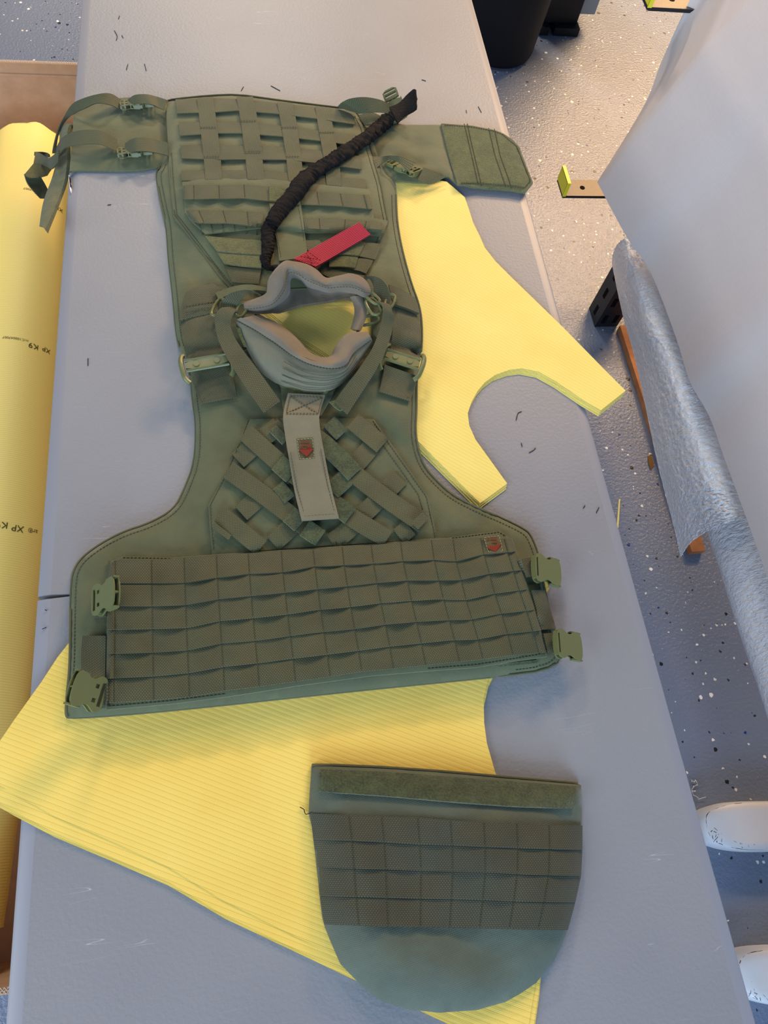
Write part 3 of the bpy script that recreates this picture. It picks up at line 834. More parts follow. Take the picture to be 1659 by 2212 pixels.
R4 = ([(145, 570), (410, 565), (560, 565), (800, 580), (1050, 600), (1290, 625)], [(150, 630), (410, 624), (560, 624), (800, 640), (1050, 662), (1290, 690)])
for k, (t, b) in enumerate((R1, R2, R3, R4)):
    sh = [0, 10, 25, 40][k]
    molle_row('webbing_row', rowpx('A', t), rowpx('A', b), xsf('A', [t[0][0], 290+sh, 540+sh, 790+sh, 1015+sh, t[-1][0]]), WEBF, vest, 'padrows', seed=30+k, amp=(.0006, .0018), stitch=False, sub=9)
for A, B in (([(245, 118), (265, 300), (285, 480), (298, 622)], [(345, 112), (370, 300), (390, 480), (400, 622)]),
             ([(488, 112), (515, 260), (540, 450), (558, 622)], [(590, 110), (620, 260), (645, 450), (660, 622)]),
             ([(740, 145), (768, 300), (795, 480), (812, 632)], [(838, 150), (865, 300), (888, 480), (908, 640)]),
             ([(975, 170), (1000, 330), (1030, 500), (1046, 655)], [(1062, 180), (1092, 330), (1120, 500), (1140, 664)])):
    ribbon('webbing_upright', 'A', A, B, WEBF, vest, 26, 4, off=.0034, lift=lambda t, v: .0006*np.cos(t*12.5))
    for (x0, y0), (x1, y1) in zip(A[1:3], B[1:3]): stitch_px('padrows', 'A', [(x0, y0), (x1, y1)], .0062, 2)
ADM = fr('A', [(152, 632), (420, 628), (700, 632), (900, 655), (1310, 695), (1322, 780), (1336, 872), (1420, 888), (1400, 960), (900, 960), (660, 930), (300, 968), (215, 890), (168, 815)])
panel('admin_panel', un(ADM, .03)[:, :2], .0035, OLIVE_D, vest, basefn=raised(.0245), edge=.003, rim=.0025, wamp=.0004, wseed=25, res=.009)
molle_row('webbing_row', rowpx('A', [(155, 660), (360, 660), (530, 655), (690, 668), (890, 690), (1120, 710), (1310, 720)]),
          rowpx('A', [(155, 742), (220, 742), (375, 740), (540, 738), (690, 755), (890, 775), (1120, 785), (1330, 805)]),
          xsf('A', [155, 225, 380, 535, 690, 880, 985, 1130, 1275, 1310]), WEBF, vest, 'padrows', seed=40)
molle_row('webbing_row', rowpx('A', [(175, 815), (450, 815), (655, 830)]), rowpx('A', [(215, 890), (450, 892), (655, 918)]), xsf('A', [175, 255, 405, 555, 655]), WEBF, vest, 'padrows', seed=41)
molle_row('webbing_row', rowpx('A', [(900, 860), (1150, 870), (1420, 892)]), rowpx('A', [(915, 945), (1280, 965), (1392, 976)]), xsf('A', [900, 1000, 1160, 1290, 1420]), WEBF, vest, 'padrows', seed=42)
ribbon('loop_patch', 'A', [(690, 667), (880, 690)], [(692, 752), (882, 772)], VELC, vest, 8, 4, off=.0045, thick=.0022)
ribbon('centre_strip', 'A', [(692, 768), (715, 900), (740, 1010), (752, 1125)], [(885, 768), (905, 900), (918, 1010), (930, 1100)], OLIVE_D, vest, 20, 5, off=.002, thick=.002)
stitch_px('padrows', 'A', [(705, 790), (730, 920), (765, 1110)], .0042); stitch_px('padrows', 'A', [(870, 785), (890, 900), (905, 1000)], .0042)
for A, B in (([(295, 970), (450, 985), (642, 998)], [(368, 1062), (480, 1075), (642, 1085)]), ([(368, 1070), (480, 1083), (642, 1092)], [(412, 1138), (500, 1152), (642, 1166)]),
             ([(1085, 1030), (1200, 1018), (1285, 1015)], [(1075, 1090), (1160, 1085), (1245, 1092)]), ([(1065, 1100), (1160, 1095), (1240, 1102)], [(1060, 1160), (1150, 1160), (1220, 1168)])):
    ribbon('loop_strip', 'A', A, B, VELC, vest, 14, 4, off=.003, thick=.0026, lift=lambda t, v: .0015*v)
ribbon('webbing_row', 'A', [(412, 1156), (500, 1166), (642, 1176)], [(460, 1255), (520, 1262), (625, 1268)], WEBF, vest, 14, 4, off=.002)
ribbon('webbing_row', 'A', [(905, 998), (1002, 998)], [(928, 1060), (1030, 1050)], WEBF, vest, 8, 4, off=.002)
ribbon('webbing_row', 'A', [(1288, 1015), (1330, 1015), (1388, 1020)], [(1245, 1095), (1290, 1105), (1345, 1117)], WEBF, vest, 10, 4, off=.0035)
ribbon('webbing_row', 'A', [(1242, 1108), (1290, 1112), (1335, 1122)], [(1205, 1180), (1250, 1188), (1290, 1205)], WEBF, vest, 10, 4, off=.003)
ribbon('webbing_row', 'A', [(1010, 1140), (1100, 1180), (1280, 1215)], [(1010, 1200), (1080, 1230), (1260, 1262)], WEBF, vest, 12, 4, off=.002)
for x in (255, 330, 405, 480, 555, 625): stitch_px('padrows', 'A', [(x*.96+12, 900), (x*.9+50, 965)], .0008, 3)

# shoulder straps ------------------------------------------------------------
ribbon('shoulder_strap', 'B', [(80, 672), (92, 780), (112, 880), (132, 978)], [(302, 642), (325, 740), (345, 830), (376, 920)], WEB, vest, 24, 7, off=.006, hA=[.002, .004, .006, .004])
ribbon('shoulder_strap', 'B', [(150, 1010), (165, 1080), (205, 1208)], [(382, 962), (408, 1030), (432, 1166)], WEB, vest, 18, 6, off=.0035, hA=[.005, .001, 0])
ribbon('shoulder_strap', 'B', [(1395, 585), (1400, 700), (1385, 882)], [(1560, 640), (1572, 760), (1568, 945)], WEB, vest, 24, 6, off=.006, hA=[.002, .005, .004])
ribbon('shoulder_strap', 'B', [(1348, 965), (1335, 1040), (1313, 1130)], [(1546, 1035), (1530, 1110), (1505, 1190)], WEB, vest, 18, 6, off=.0035, hA=[.005, .001, 0])
SP = fr('B', [(155, 487), (200, 466), (288, 462), (336, 496), (325, 560), (312, 632), (190, 655), (80, 682), (88, 590), (115, 510)])
panel('shoulder_pad_cover', un(SP, .03)[:, :2], .006, WEB, vest, basefn=raised(.0225), edge=.004, rim=.003, wamp=.0012, wseed=31, res=.008)
stitch_px('body', 'B', [(98, 650), (200, 625), (300, 608)], .001); stitch_px('body', 'B', [(120, 520), (165, 498), (290, 475)], .001); stitch_px('body', 'B', [(100, 610), (200, 590), (310, 575)], .001)
ribbon('shoulder_pad_cover', 'B', [(1372, 470), (1450, 500), (1540, 556)], [(1398, 590), (1470, 612), (1562, 648)], WEB, vest, 14, 6, off=.012, thick=.004)
for P in ([(175, 1078), (400, 1040), (430, 1150), (215, 1195), (175, 1078)], [(180, 1082), (425, 1150)], [(400, 1045), (215, 1190)],
          [(1330, 1045), (1522, 1110), (1500, 1175), (1322, 1120), (1330, 1045)], [(1335, 1050), (1500, 1172)], [(1520, 1112), (1325, 1118)],
          [(105, 760), (320, 720)], [(110, 800), (330, 760)], [(118, 840), (338, 800)], [(1402, 700), (1560, 740)], [(1402, 730), (1562, 765)], [(1402, 665), (1560, 705)]):
    stitch_px('body', 'B', P, .0060 if P[0][1] < 1000 and P[0][0] < 1000 and P[0][1] < 900 else .0050, 4)
def slide(px, py, h, dx, dy, L, rivets, lab):
    p0 = placer(px, py, h, dx, dy)
    mb = MB()
    bar = rounded([(-L/2, -.0085), (-L/2, .0085), (L/2, .0085), (L/2, -.0085)], 1)
    mb.add(*plate_geo([bar], .002, .0055))
    mb.tube([(-L/2, 0.0085, .0045), (L/2, .0085, .0045)], .0022, 8); mb.tube([(-L/2, -.0085, .0045), (L/2, -.0085, .0045)], .0022, 8)
    for sg in (-1, 1):
        P = [(sg*(L/2 - .001), -.026, .0005), (sg*(L/2 + .0035), -.020, .003), (sg*(L/2 + .005), -.008, .0048), (sg*(L/2 + .005), .006, .0048), (sg*(L/2 + .003), .016, .003), (sg*(L/2), .020, .0005)]
        mb.tube(catmull(np.array(P), 14), .0036, 8)
    o = mb.build('strap_slider', PLAST, vest, xf=p0)
    mr = MB()
    for r in rivets:
        a = np.array([(r + .0042*math.cos(q), .0042*math.sin(q)) for q in np.linspace(0, 2*math.pi, 14, endpoint=False)])
        mr.add(*plate_geo([a], .005, .0068))
    mr.build('rivet', PLAST, o, xf=p0)
    return o
slide(360 + 250/2.86, 450 + 965/2.86, .029, 27, -4.6, .058, (-.014, .014), '')
slide(360 + 1455/2.86, 450 + 945/2.86, .029, 27, 8.5, .050, (-.011, .011), '')

# chest panel and lattice of diagonal webbing ------------------------------------
CH = fr('C', [(400, 212), (605, 205), (800, 208), (1100, 205), (1168, 215), (1330, 440), (1500, 690), (1535, 830), (1560, 960), (1330, 966), (900, 992), (500, 1022), (165, 1050), (150, 880), (142, 742), (235, 575), (345, 340)])
panel('chest_panel', un(CH, .022)[:, :2], .0035, OLIVE, vest, basefn=raised(.0165), edge=.003, rim=.0025, wamp=.0014, wseed=44, res=.008)
stitch_px('body', 'C', [(390, 225), (345, 345), (238, 585), (155, 745), (162, 880), (178, 1035)], .0006); stitch_px('body', 'C', [(1160, 225), (1490, 692), (1548, 950)], .0006); stitch_px('body', 'C', [(1190, 330), (1440, 680), (1470, 780)], .0006)
def diag(name, pts, w, mat, off, n=30, thick=.0016, amp=.0018, ph=0., taper=None):
    """strap of width w (zoomed px) along a centre line in frame C"""
    P = catmull(np.array(pts, float), n)
    t = np.gradient(P, axis=0); t /= np.linalg.norm(t, axis=1)[:, None]
    nn = np.c_[-t[:, 1], t[:, 0]]*w/2
    L = np.concatenate([[0], np.cumsum(np.linalg.norm(np.diff(P, axis=0), axis=1))])
    rows = []
    for v in np.linspace(-1, 1, 5):
        q = fr('C', P + nn*v)
        rows.append(S(q, off + thick + amp*np.abs(np.sin(L/175*math.pi + ph))))
    return grid_solid(name, np.stack(rows, 1), thick, mat, vest)
W_ = 112
for pts in ([(595, 240), (460, 350), (325, 470)], [(955, 245), (740, 445), (555, 612), (345, 795)], [(1150, 385), (955, 605), (760, 780), (545, 985)],
            [(1330, 575), (1150, 755), (990, 915), (905, 975)], [(1390, 885), (1320, 940)]):
    diag('lattice_strap', pts, W_, WEBF, .0010, amp=.0010)
for i, pts in enumerate(([(372, 295), (550, 455), (680, 560), (940, 750), (1030, 822), (1250, 955)], [(262, 525), (460, 665), (640, 800), (830, 945)], [(215, 800), (340, 905), (468, 1010)],
            [(650, 225), (870, 375), (1050, 555), (1250, 710), (1472, 862)], [(1035, 225), (1220, 378)])):
    diag('lattice_strap', pts, W_, WEBF, .0026, amp=.0022, ph=.6+i)
for pts, off in (([(962, 238), (895, 300)], .0032), ([(1010, 562), (905, 660)], .0032), ([(640, 640), (580, 690)], .0032), ([(570, 480), (660, 560)], .0050), ([(850, 360), (960, 460), (1048, 553)], .0050), ([(930, 742), (1020, 812)], .0050),
                 ([(640, 800), (712, 862)], .0050), ([(740, 885), (835, 950)], .0058), ([(600, 290), (560, 330)], .0032)):
    diag('loop_square', pts, W_, VELD, off, 10, .0024, .0014)
ribbon('keeper_loop', 'C', [(182, 852), (285, 930)], [(165, 885), (268, 962)], WEBF, vest, 8, 4, off=.006)
ribbon('strap_tail', 'C', [(1400, 850), (1440, 895)], [(1465, 790), (1505, 830)], WEBF, vest, 6, 4, off=.010)
stitch_px('lattice', 'C', [(1440, 893), (1500, 832)], .0095, 3); stitch_px('lattice', 'C', [(1190, 410), (1250, 345)], .008, 3)

# front band (six rows) -----------------------------------------------------------
b0 = list(fr('D', [(300, 325), (580, 318), (1000, 288), (1400, 262)])) + list(fr('E', [(0, 245), (340, 222), (700, 192), (1030, 178), (1218, 185)]))
b1 = list(fr('D', [(300, 465), (580, 465), (780, 462), (980, 430), (1190, 405), (1400, 395)])) + list(fr('E', [(0, 352), (180, 345), (360, 335), (540, 320), (740, 312), (870, 322), (1040, 278), (1240, 260)]))
b2 = list(fr('D', [(297, 608), (580, 610), (790, 602), (1000, 565), (1200, 545), (1410, 525)])) + list(fr('E', [(0, 495), (190, 477), (385, 455), (570, 440), (740, 440), (900, 437), (1080, 398), (1277, 375)]))
b3 = list(fr('D', [(295, 757), (580, 752), (800, 745), (1000, 702), (1220, 683), (1430, 660)])) + list(fr('E', [(0, 623), (215, 603), (415, 578), (590, 565), (750, 555), (935, 560), (1110, 520), (1313, 493)]))
b4 = list(fr('D', [(292, 908), (585, 900), (800, 886), (1010, 843), (1235, 825), (1450, 795)])) + list(fr('E', [(0, 762), (240, 740), (430, 712), (615, 695), (790, 685), (965, 680), (1140, 645), (1357, 620)]))
b5 = list(fr('D', [(290, 1065), (590, 1050), (805, 1030), (1030, 990), (1240, 968), (1455, 940)])) + list(fr('E', [(0, 907), (260, 875), (460, 848), (640, 830), (830, 810), (1000, 805), (1170, 772), (1400, 747)]))
b6 = list(fr('D', [(288, 1218), (590, 1200), (810, 1180), (1040, 1140), (1250, 1115), (1470, 1085)])) + list(fr('E', [(0, 1048), (280, 1005), (480, 985), (700, 962), (850, 945), (1020, 930), (1190, 905), (1437, 882)]))
BND = list(fr('D', [(312, 322), (385, 290), (700, 298), (1000, 275), (1400, 250)])) + list(fr('E', [(0, 232), (340, 210), (700, 175), (820, 172), (1000, 145), (1150, 130), (1228, 182), (1300, 440), (1372, 650), (1442, 905), (1250, 935), (1000, 978), (700, 1000), (350, 1030)])) + list(
      fr('D', [(1500, 1110), (1050, 1180), (700, 1225), (296, 1262), (285, 1200), (290, 900), (300, 500)]))
panel('front_band', un(BND, .025)[:, :2], .007, OLIVE, vest, basefn=raised(.0165), edge=.004, rim=.004, wamp=.0010, wseed=51, res=.009)
bx = [234, 250, 329, 400, 470, 539, 611, 680, 743, 806, 870, 937, 984, 1044, 1095, 1112]
bb = [b0, b1, b2, b3, b4, b5, b6]
for k in range(6):
    molle_row('webbing_row', bb[k], bb[k+1], bx, WEB, vest, 'band', seed=60+k, amp=(.0016, .0046), off=.0014)
stitch_px('band', 'D', [(395, 302), (700, 308)], .0004); stitch_px('band', 'E', [(820, 180), (1140, 140), (1215, 185)], .0004)
stitch_px('band', 'D', [(300, 1240), (700, 1205), (1050, 1160)], .0004); stitch_px('band', 'E', [(700, 985), (1000, 962), (1430, 892)], .0004)
ribbon('loop_strip', 'E', [(1130, 955), (1372, 930)], [(1135, 972), (1375, 950)], VELD, vest, 8, 3, off=.0005)
# side straps and buckles of the band
ribbon('side_strap', 'D', [(140, 795), (132, 920), (133, 1052)], [(287, 795), (285, 940), (282, 1085)], WEB, vest, 14, 6, off=.004, thick=.003)
ribbon('side_strap', 'E', [(1338, 500), (1370, 620), (1400, 745)], [(1420, 500), (1462, 640), (1492, 738)], WEB, vest, 14, 5, off=.004, thick=.003)
ribbon('buckle_webbing', 'D', [(290, 520), (235, 522), (210, 560)], [(290, 672), (240, 680), (208, 672)], WEB, vest, 12, 5, off=.004, thick=.003)
ribbon('buckle_webbing', 'D', [(292, 1100), (262, 1098), (235, 1100)], [(292, 1250), (262, 1252), (240, 1255)], WEB, vest, 10, 5, off=.006, thick=.003)
ribbon('buckle_webbing', 'E', [(1268, 310), (1310, 302), (1338, 300)], [(1305, 418), (1330, 412), (1352, 408)], WEB, vest, 10, 5, off=.006, thick=.003)
ribbon('buckle_webbing', 'E', [(1412, 768), (1450, 764), (1478, 764)], [(1440, 890), (1470, 888), (1500, 886)], WEB, vest, 10, 5, off=.006, thick=.003)
def band_female(x, y, h, dx, dy, s, tilt=0, roll=0, plain=False): return female_buckle(placer(x, y, h, dx, dy, tilt, roll), vest, s, plain=plain)
band_female(130+238/2.9105, 1100+588/2.9105, .033, 10, -1.0, .95, -.78)
band_female(130+250/2.9105, 1100+1175/2.9105, .028, -10, -1.6, .95, -.95)
band_female(680+1335/2.86, 1100+360/2.86, .032, 10, .9, .95, .42, 0, True)
band_female(680+1470/2.86, 1100+828/2.86, .032, 10, .6, .9, .42, 0, True)
# sewn label patches with a red mark
def patch(f, quad, tri, marks, off):
    ribbon('label_patch', f, [quad[0], quad[1]], [quad[3], quad[2]], PATCH, vest, 8, 5, off=off, thick=.001)
    lab = vest.children[-1] if False else bpy.data.objects[[o.name for o in bpy.data.objects if o.name.startswith('label_patch')][-1]]
    q = S(fr(f, tri), off + .0026)
    n = len(q); mb = MB(); mb.add(list(q) + [tuple(p - np.array([0, 0, .0012])) for p in q], [tuple(range(n)), tuple(range(2*n-1, n-1, -1))] + [(i, (i+1) % n, (i+1) % n + n, i + n) for i in range(n)])
    o = mb.build('red_mark', RED_T, lab, smooth=False)
    mb = MB()
    for (x0, y0, x1, y1) in marks:
        q = S(fr(f, [(x0, y0), (x1, y0), (x1, y1), (x0, y1)]), off + .0022)
        mb.add(list(q), [(0, 1, 2, 3)])
    mb.build('red_lettering', RED_T, lab, smooth=False)
    P = quad + [quad[0]]; c = np.mean(np.array(quad, float), 0)
    stitch_px('patch', f, [tuple(c + (np.array(p) - c)*.93) for p in P], off + .0014, 3)
# collar ---------------------------------------------------------------------------
def loft(name, f, rows, mat, parent, n=36, sub=3, thick=.004, wob=0, seed=0, crinkle=0):
    R = []
    for r in rows:
        px = fr(f, [(p[0], p[1]) for p in r]); R.append(catmull(np.c_[px, [p[2] for p in r]], n))
    R = np.array(R)                                   # rows, n, 3
    m = (len(R)-1)*sub + 1
    D = np.stack([catmull(R[:, i], m) for i in range(n)], 0)   # n, m, 3
    if wob:
        rr = np.random.default_rng(seed); ph = rr.uniform(0, 6.28, 4)
        I, J = np.meshgrid(np.arange(n), np.arange(m), indexing='ij')
        D[..., 2] += wob*(np.sin(I*.55 + ph[0] + .4*J) + .6*np.sin(I*.93 + ph[1] - .3*J))
    G = un(D.reshape(-1, 3)[:, :2], D.reshape(-1, 3)[:, 2]).reshape(n, m, 3)
    if crinkle:
        rr = np.random.default_rng(seed + 1); K = rr.normal(0, 1, (n, m))
        K = (K + np.roll(K, 1, 0) + np.roll(K, 1, 1) + np.roll(np.roll(K, 1, 0), 1, 1))/2
        G = G + crinkle*K[..., None]*np.array([-.6, 0, .8])
    return grid_solid(name, G, thick, mat, parent, 60)
def hh(pts, h):
    h = np.interp(np.linspace(0, 1, len(pts)), np.linspace(0, 1, len(h)), h)
    return [(p[0], p[1], z) for p, z in zip(pts, h)]
inner = [(600, 672), (690, 715), (770, 770), (830, 825), (880, 880), (945, 915), (1010, 912), (1040, 855), (1105, 785), (1225, 772)]
crest = [(520, 660), (640, 700), (735, 765), (800, 840), (855, 905), (930, 935), (1045, 930), (1100, 850), (1150, 775), (1245, 765)]
seam = [(428, 692), (540, 752), (640, 815), (730, 880), (810, 930), (900, 970), (1010, 990), (1105, 975), (1160, 895), (1268, 810)]
mid_ = [(428, 715), (550, 868), (640, 952), (720, 1005), (790, 1035), (880, 1060), (1000, 1058), (1110, 1015), (1178, 935), (1272, 820)]
outr = [(430, 742), (558, 982), (645, 1062), (705, 1092), (780, 1116), (870, 1137), (990, 1132), (1092, 1078), (1192, 955), (1276, 832)]
fc_ = loft('collar_front', 'B', [hh(seam, [.046, .050, .052, .050, .046]), hh(mid_, [.042, .044, .044, .044, .042]), hh(outr, [.036, .028, .026, .028, .036])], GREYO, vest, 44, 5, .005, .0005, 2)
fc_['label'] = 'grey-green quilted front collar'
lining = loft('collar_lining', 'B', [hh(inner, [.030, .026, .024, .026, .032]), hh([((a[0]+b[0])/2, (a[1]+b[1])/2 - 6) for a, b in zip(inner, crest)], [.046, .044, .042, .044, .048]),
              hh([((a[0]+b[0])/2, (a[1]+b[1])/2) for a, b in zip(crest, seam)], [.054, .058, .058, .058, .054]), hh(seam, [.047, .051, .053, .051, .047])], GREYC, fc_, 44, 4, .006, .0004, 4)
def stitch_h(key, f, pts, h, **kw):
    h = np.interp(np.linspace(0, 1, len(pts)), np.linspace(0, 1, len(h)), h)
    q = catmull(np.c_[fr(f, pts), h], 60); stitch_line(key, un(q[:, :2], q[:, 2] + .0012), **kw)
stitch_h('collar', 'B', seam, [.047, .051, .053, .051, .047], w=.0007)
for k in (.3, .5, .7, .88):
    st = [(a[0]*(1-k) + b[0]*k, a[1]*(1-k) + b[1]*k) for a, b in zip(seam, outr)]
    stitch_h('collar', 'B', st[3:9], [.0535 - .004*k - .020*k*k]*6, dash=.002, gap=.0006)
ribbon('loop_strip', 'B', [(690, 1078), (760, 1105), (870, 1128), (1003, 1128)], [(702, 1105), (770, 1130), (870, 1150), (985, 1148)], VELC, vest, 16, 3, surf=False, off=0, hA=[.029, .028, .028, .029], hB=[.025, .024, .024, .025], thick=.003)
ribbon('loop_strip', 'B', [(428, 735), (450, 790), (475, 850)], [(455, 740), (470, 790), (495, 850)], VELC, vest, 12, 3, surf=False, off=0, hA=[.045, .042, .040], thick=.003)
# back half of the collar: wavy padded roll
c0 = [(468, 590), (530, 572), (610, 535), (630, 440), (715, 340), (790, 338), (868, 356), (930, 392), (985, 438), (1060, 425), (1140, 410), (1215, 440), (1255, 492)]
c1 = [(472, 575), (535, 562), (622, 520), (642, 425), (722, 330), (792, 330), (868, 347), (930, 383), (985, 428), (1060, 417), (1140, 404), (1218, 434), (1260, 488)]
c2 = [(476, 605), (560, 600), (650, 572), (700, 480), (735, 372), (800, 380), (868, 410), (925, 440), (985, 468), (1060, 462), (1140, 455), (1220, 488), (1262, 508)]
c3 = [(480, 636), (590, 628), (672, 598), (752, 525), (766, 425), (822, 432), (872, 478), (940, 498), (1005, 513), (1080, 507), (1160, 520), (1225, 545), (1262, 535)]
c4 = [(p[0] + 4, p[1] + 16) for p in c3]
c5 = [(540, 655), (620, 652), (700, 640), (770, 615), (820, 598), (870, 590), (920, 583), (970, 577), (1020, 568), (1070, 560), (1120, 555), (1180, 562), (1220, 565)]
bk = loft('collar_back', 'B', [hh(c0, [.030, .036, .040, .050, .056, .056, .054, .050, .046, .050, .052, .046, .036]), hh(c1, [.046, .052, .060, .072, .080, .080, .076, .070, .064, .068, .070, .064, .050]),
          hh(c2, [.050, .056, .066, .076, .086, .084, .080, .074, .068, .072, .074, .068, .052]), hh(c3, [.042, .046, .052, .060, .066, .066, .062, .058, .056, .058, .058, .054, .044]),
          hh(c4, [.024]*13), hh(c5, [.019]*13)], GREYC, vest, 60, 4, .005, .0006, 8)
bk['label'] = 'grey padded collar roll bunched into waves'
stitch_h('collar', 'B', [((a[0]+b[0])/2, (a[1]+b[1])/2) for a, b in zip(c2, c3)], [.0515, .0575, .066, .075, .0835, .082, .078, .0725, .068, .071, .0725, .0675, .053], w=.0006)
# right end of the collar lining curling down into the neck opening
loft('collar_lining', 'B', [hh([(1130, 548), (1155, 600), (1158, 660), (1135, 745)], [.030, .028, .028, .028]), hh([(1165, 540), (1195, 600), (1195, 670), (1165, 748)], [.048, .046, .046, .044]),
     hh([(1215, 545), (1238, 600), (1232, 680), (1200, 755)], [.044, .042, .042, .042])], GREYC, bk, 20, 4, .006)
# narrow collar straps
ribbon('collar_strap', 'B', [(432, 612), (345, 612), (305, 650), (298, 720), (330, 835), (400, 965), (480, 1085), (602, 1262)], [(445, 640), (425, 632), (398, 680), (395, 725), (425, 805), (490, 900), (570, 1005), (702, 1190)],
       WEB, vest, 50, 5, surf=False, off=0, hA=[.046, .054, .054, .050, .046, .044, .040, .034], thick=.002)
ribbon('collar_strap', 'B', [(335, 622), (340, 575), (385, 530), (450, 508), (520, 506), (585, 532)], [(438, 620), (440, 600), (462, 562), (490, 538), (530, 524), (582, 540)], WEB, vest, 34, 5, surf=False, off=0,
       hA=[.036, .050, .058, .060, .058, .050], hB=[.036, .048, .054, .056, .054, .050], thick=.002)
ribbon('collar_strap', 'B', [(1282, 600), (1300, 572), (1335, 615), (1322, 720), (1272, 860), (1180, 1002), (1110, 1092), (1035, 1195)], [(1350, 612), (1372, 590), (1398, 645), (1400, 715), (1370, 835), (1300, 985), (1225, 1105), (1115, 1272)],
       WEB, vest, 50, 5, surf=False, off=0, hA=[.044, .056, .058, .052, .048, .044, .040, .034], thick=.002)
ribbon('collar_strap', 'B', [(1215, 425), (1255, 418), (1312, 430), (1362, 482), (1388, 565)], [(1225, 432), (1258, 442), (1282, 500), (1292, 562), (1370, 598)], WEB, vest, 28, 5, surf=False, off=0,
       hA=[.056, .062, .060, .052, .042], hB=[.058, .058, .054, .046, .040], thick=.002)
stitch_h('collar', 'B', [(612, 1240), (690, 1182)], [.037, .037]); stitch_h('collar', 'B', [(1050, 1195), (1110, 1250)], [.037, .037])
# strap tabs sticking out behind the strap ends
ribbon('loop_strip', 'B', [(1005, 1195), (1035, 1225), (1070, 1248)], [(1040, 1185), (1070, 1215), (1100, 1240)], VELC, vest, 8, 3, surf=False, off=0, hA=[.031, .030, .030], thick=.002)
def dring(px, py, h, dx, dy, w=.020, l=.010):
    p0 = placer(px, py, h, dx, dy); mb = MB()
    P = [(-l/2, -w/2, 0), (l/2, -w/2, 0), (l/2, w/2, 0), (-l/2, w/2, 0)]
    P = catmull(np.array(P), 24, True); P = np.vstack([P, P[:2]])
    mb.tube(P, .0022, 8, cap=False); return mb.build('strap_ring', PLAST, vest, xf=p0)
dring(360+462/2.86, 450+628/2.86, .046, 3, 1); dring(360+320/2.86, 450+612/2.86, .040, 3, 1, .026)
dring(360+1272/2.86, 450+552/2.86, .050, 3, -2); dring(360+1380/2.86, 450+572/2.86, .042, 3, 1); dring(360+1278/2.86, 450+608/2.86, .048, 3, -1, .024, .014); dring(360+1250/2.86, 450+690/2.86, .036, 2, 4, .024, .012)
# padding between ring and shoulder on the right
ribbon('shoulder_tunnel', 'B', [(1262, 640), (1275, 680), (1280, 730), (1275, 775)], [(1330, 630), (1335, 700), (1325, 760), (1300, 800)], OLIVE, vest, 14, 5, surf=False, off=0, hA=[.036, .034, .032, .030], thick=.006)
ribbon('shoulder_tunnel', 'B', [(300, 520), (420, 480), (520, 470), (620, 490)], [(320, 560), (430, 520), (540, 505), (640, 515)], OLIVE, vest, 16, 5, surf=False, off=0, hA=[.034, .038, .040, .040], thick=.006)

# front flap -----------------------------------------------------------------------
ribbon('front_flap', 'C', [(635, 55), (606, 182), (615, 300), (640, 450), (672, 640), (720, 840)], [(864, 66), (830, 185), (836, 290), (855, 400), (898, 620), (950, 826)], GREYO, vest, 36, 7, off=.0085,
       hA=[.004, .004, .002, .002, .003, .004], thick=.0028)
ribbon('front_flap_base', 'C', [(590, 20), (600, 120), (615, 190)], [(930, 20), (880, 120), (840, 190)], OLIVE, vest, 12, 6, off=.001, hA=[.004, .004, .003], thick=.003)
for P in ([(648, 70), (848, 80), (822, 180), (625, 178), (648, 70)], [(650, 72), (820, 180)], [(846, 82), (628, 176)], [(652, 420), (690, 640), (735, 800)], [(838, 400), (880, 620), (925, 800)], [(735, 815), (935, 800)]):
    stitch_px('flap', 'C', P, .0165 if P[0][1] < 200 else .0150, 4)
patch('C', [(688, 336), (788, 330), (802, 458), (705, 466)], [(703, 405), (795, 398), (752, 447)], [(712, 352, 765, 358), (720, 372, 726, 390), (732, 372, 750, 378), (755, 370, 775, 390), (715, 392, 780, 397)], .0125)
patch('E', [(1042, 172), (1142, 160), (1166, 262), (1070, 268)], [(1062, 235), (1152, 214), (1118, 262)], [(1065, 180, 1080, 188), (1085, 178, 1125, 185), (1095, 200, 1130, 206)], .0055)

# black elastic cord with flat tail, red pull tab --------------------------------------
cc = [(1500, 205), (1430, 250), (1360, 308), (1290, 365), (1180, 440), (1080, 510), (980, 570), (900, 640), (840, 720), (765, 800), (712, 880), (682, 955), (686, 1050), (668, 1120), (690, 1165), (745, 1165)]
cw = [62, 72, 72, 70, 74, 78, 80, 90, 90, 88, 76, 66, 60, 52, 46, 40]
hgt = [.044, .046, .046, .046, .046, .046, .046, .046, .046, .046, .046, .046, .044, .044, .046, .05]
q = catmull(np.c_[fr('A', cc), cw, hgt], 330)
P3 = un(q[:, :2], q[:, 3] - .004)
mpp = np.linalg.norm(np.diff(un(q[:, :2], .04), axis=0), axis=1)/np.maximum(np.linalg.norm(np.diff(q[:, :2], axis=0), axis=1), 1e-6); mpp = np.append(mpp, mpp[-1])
rad = q[:, 2]/2.86*mpp*.5*.92
P3[:, 2] = np.maximum(Hs(P3) + rad*.75, .010)
P3 = un(q[:, :2], P3[:, 2])
V = []; Fc = []; nn = 32; up = np.array([0, 0, 1.])
s_ = np.arange(len(P3)); gath = np.where(s_ < 150, 1.0, np.where(s_ > 230, .8, .4))
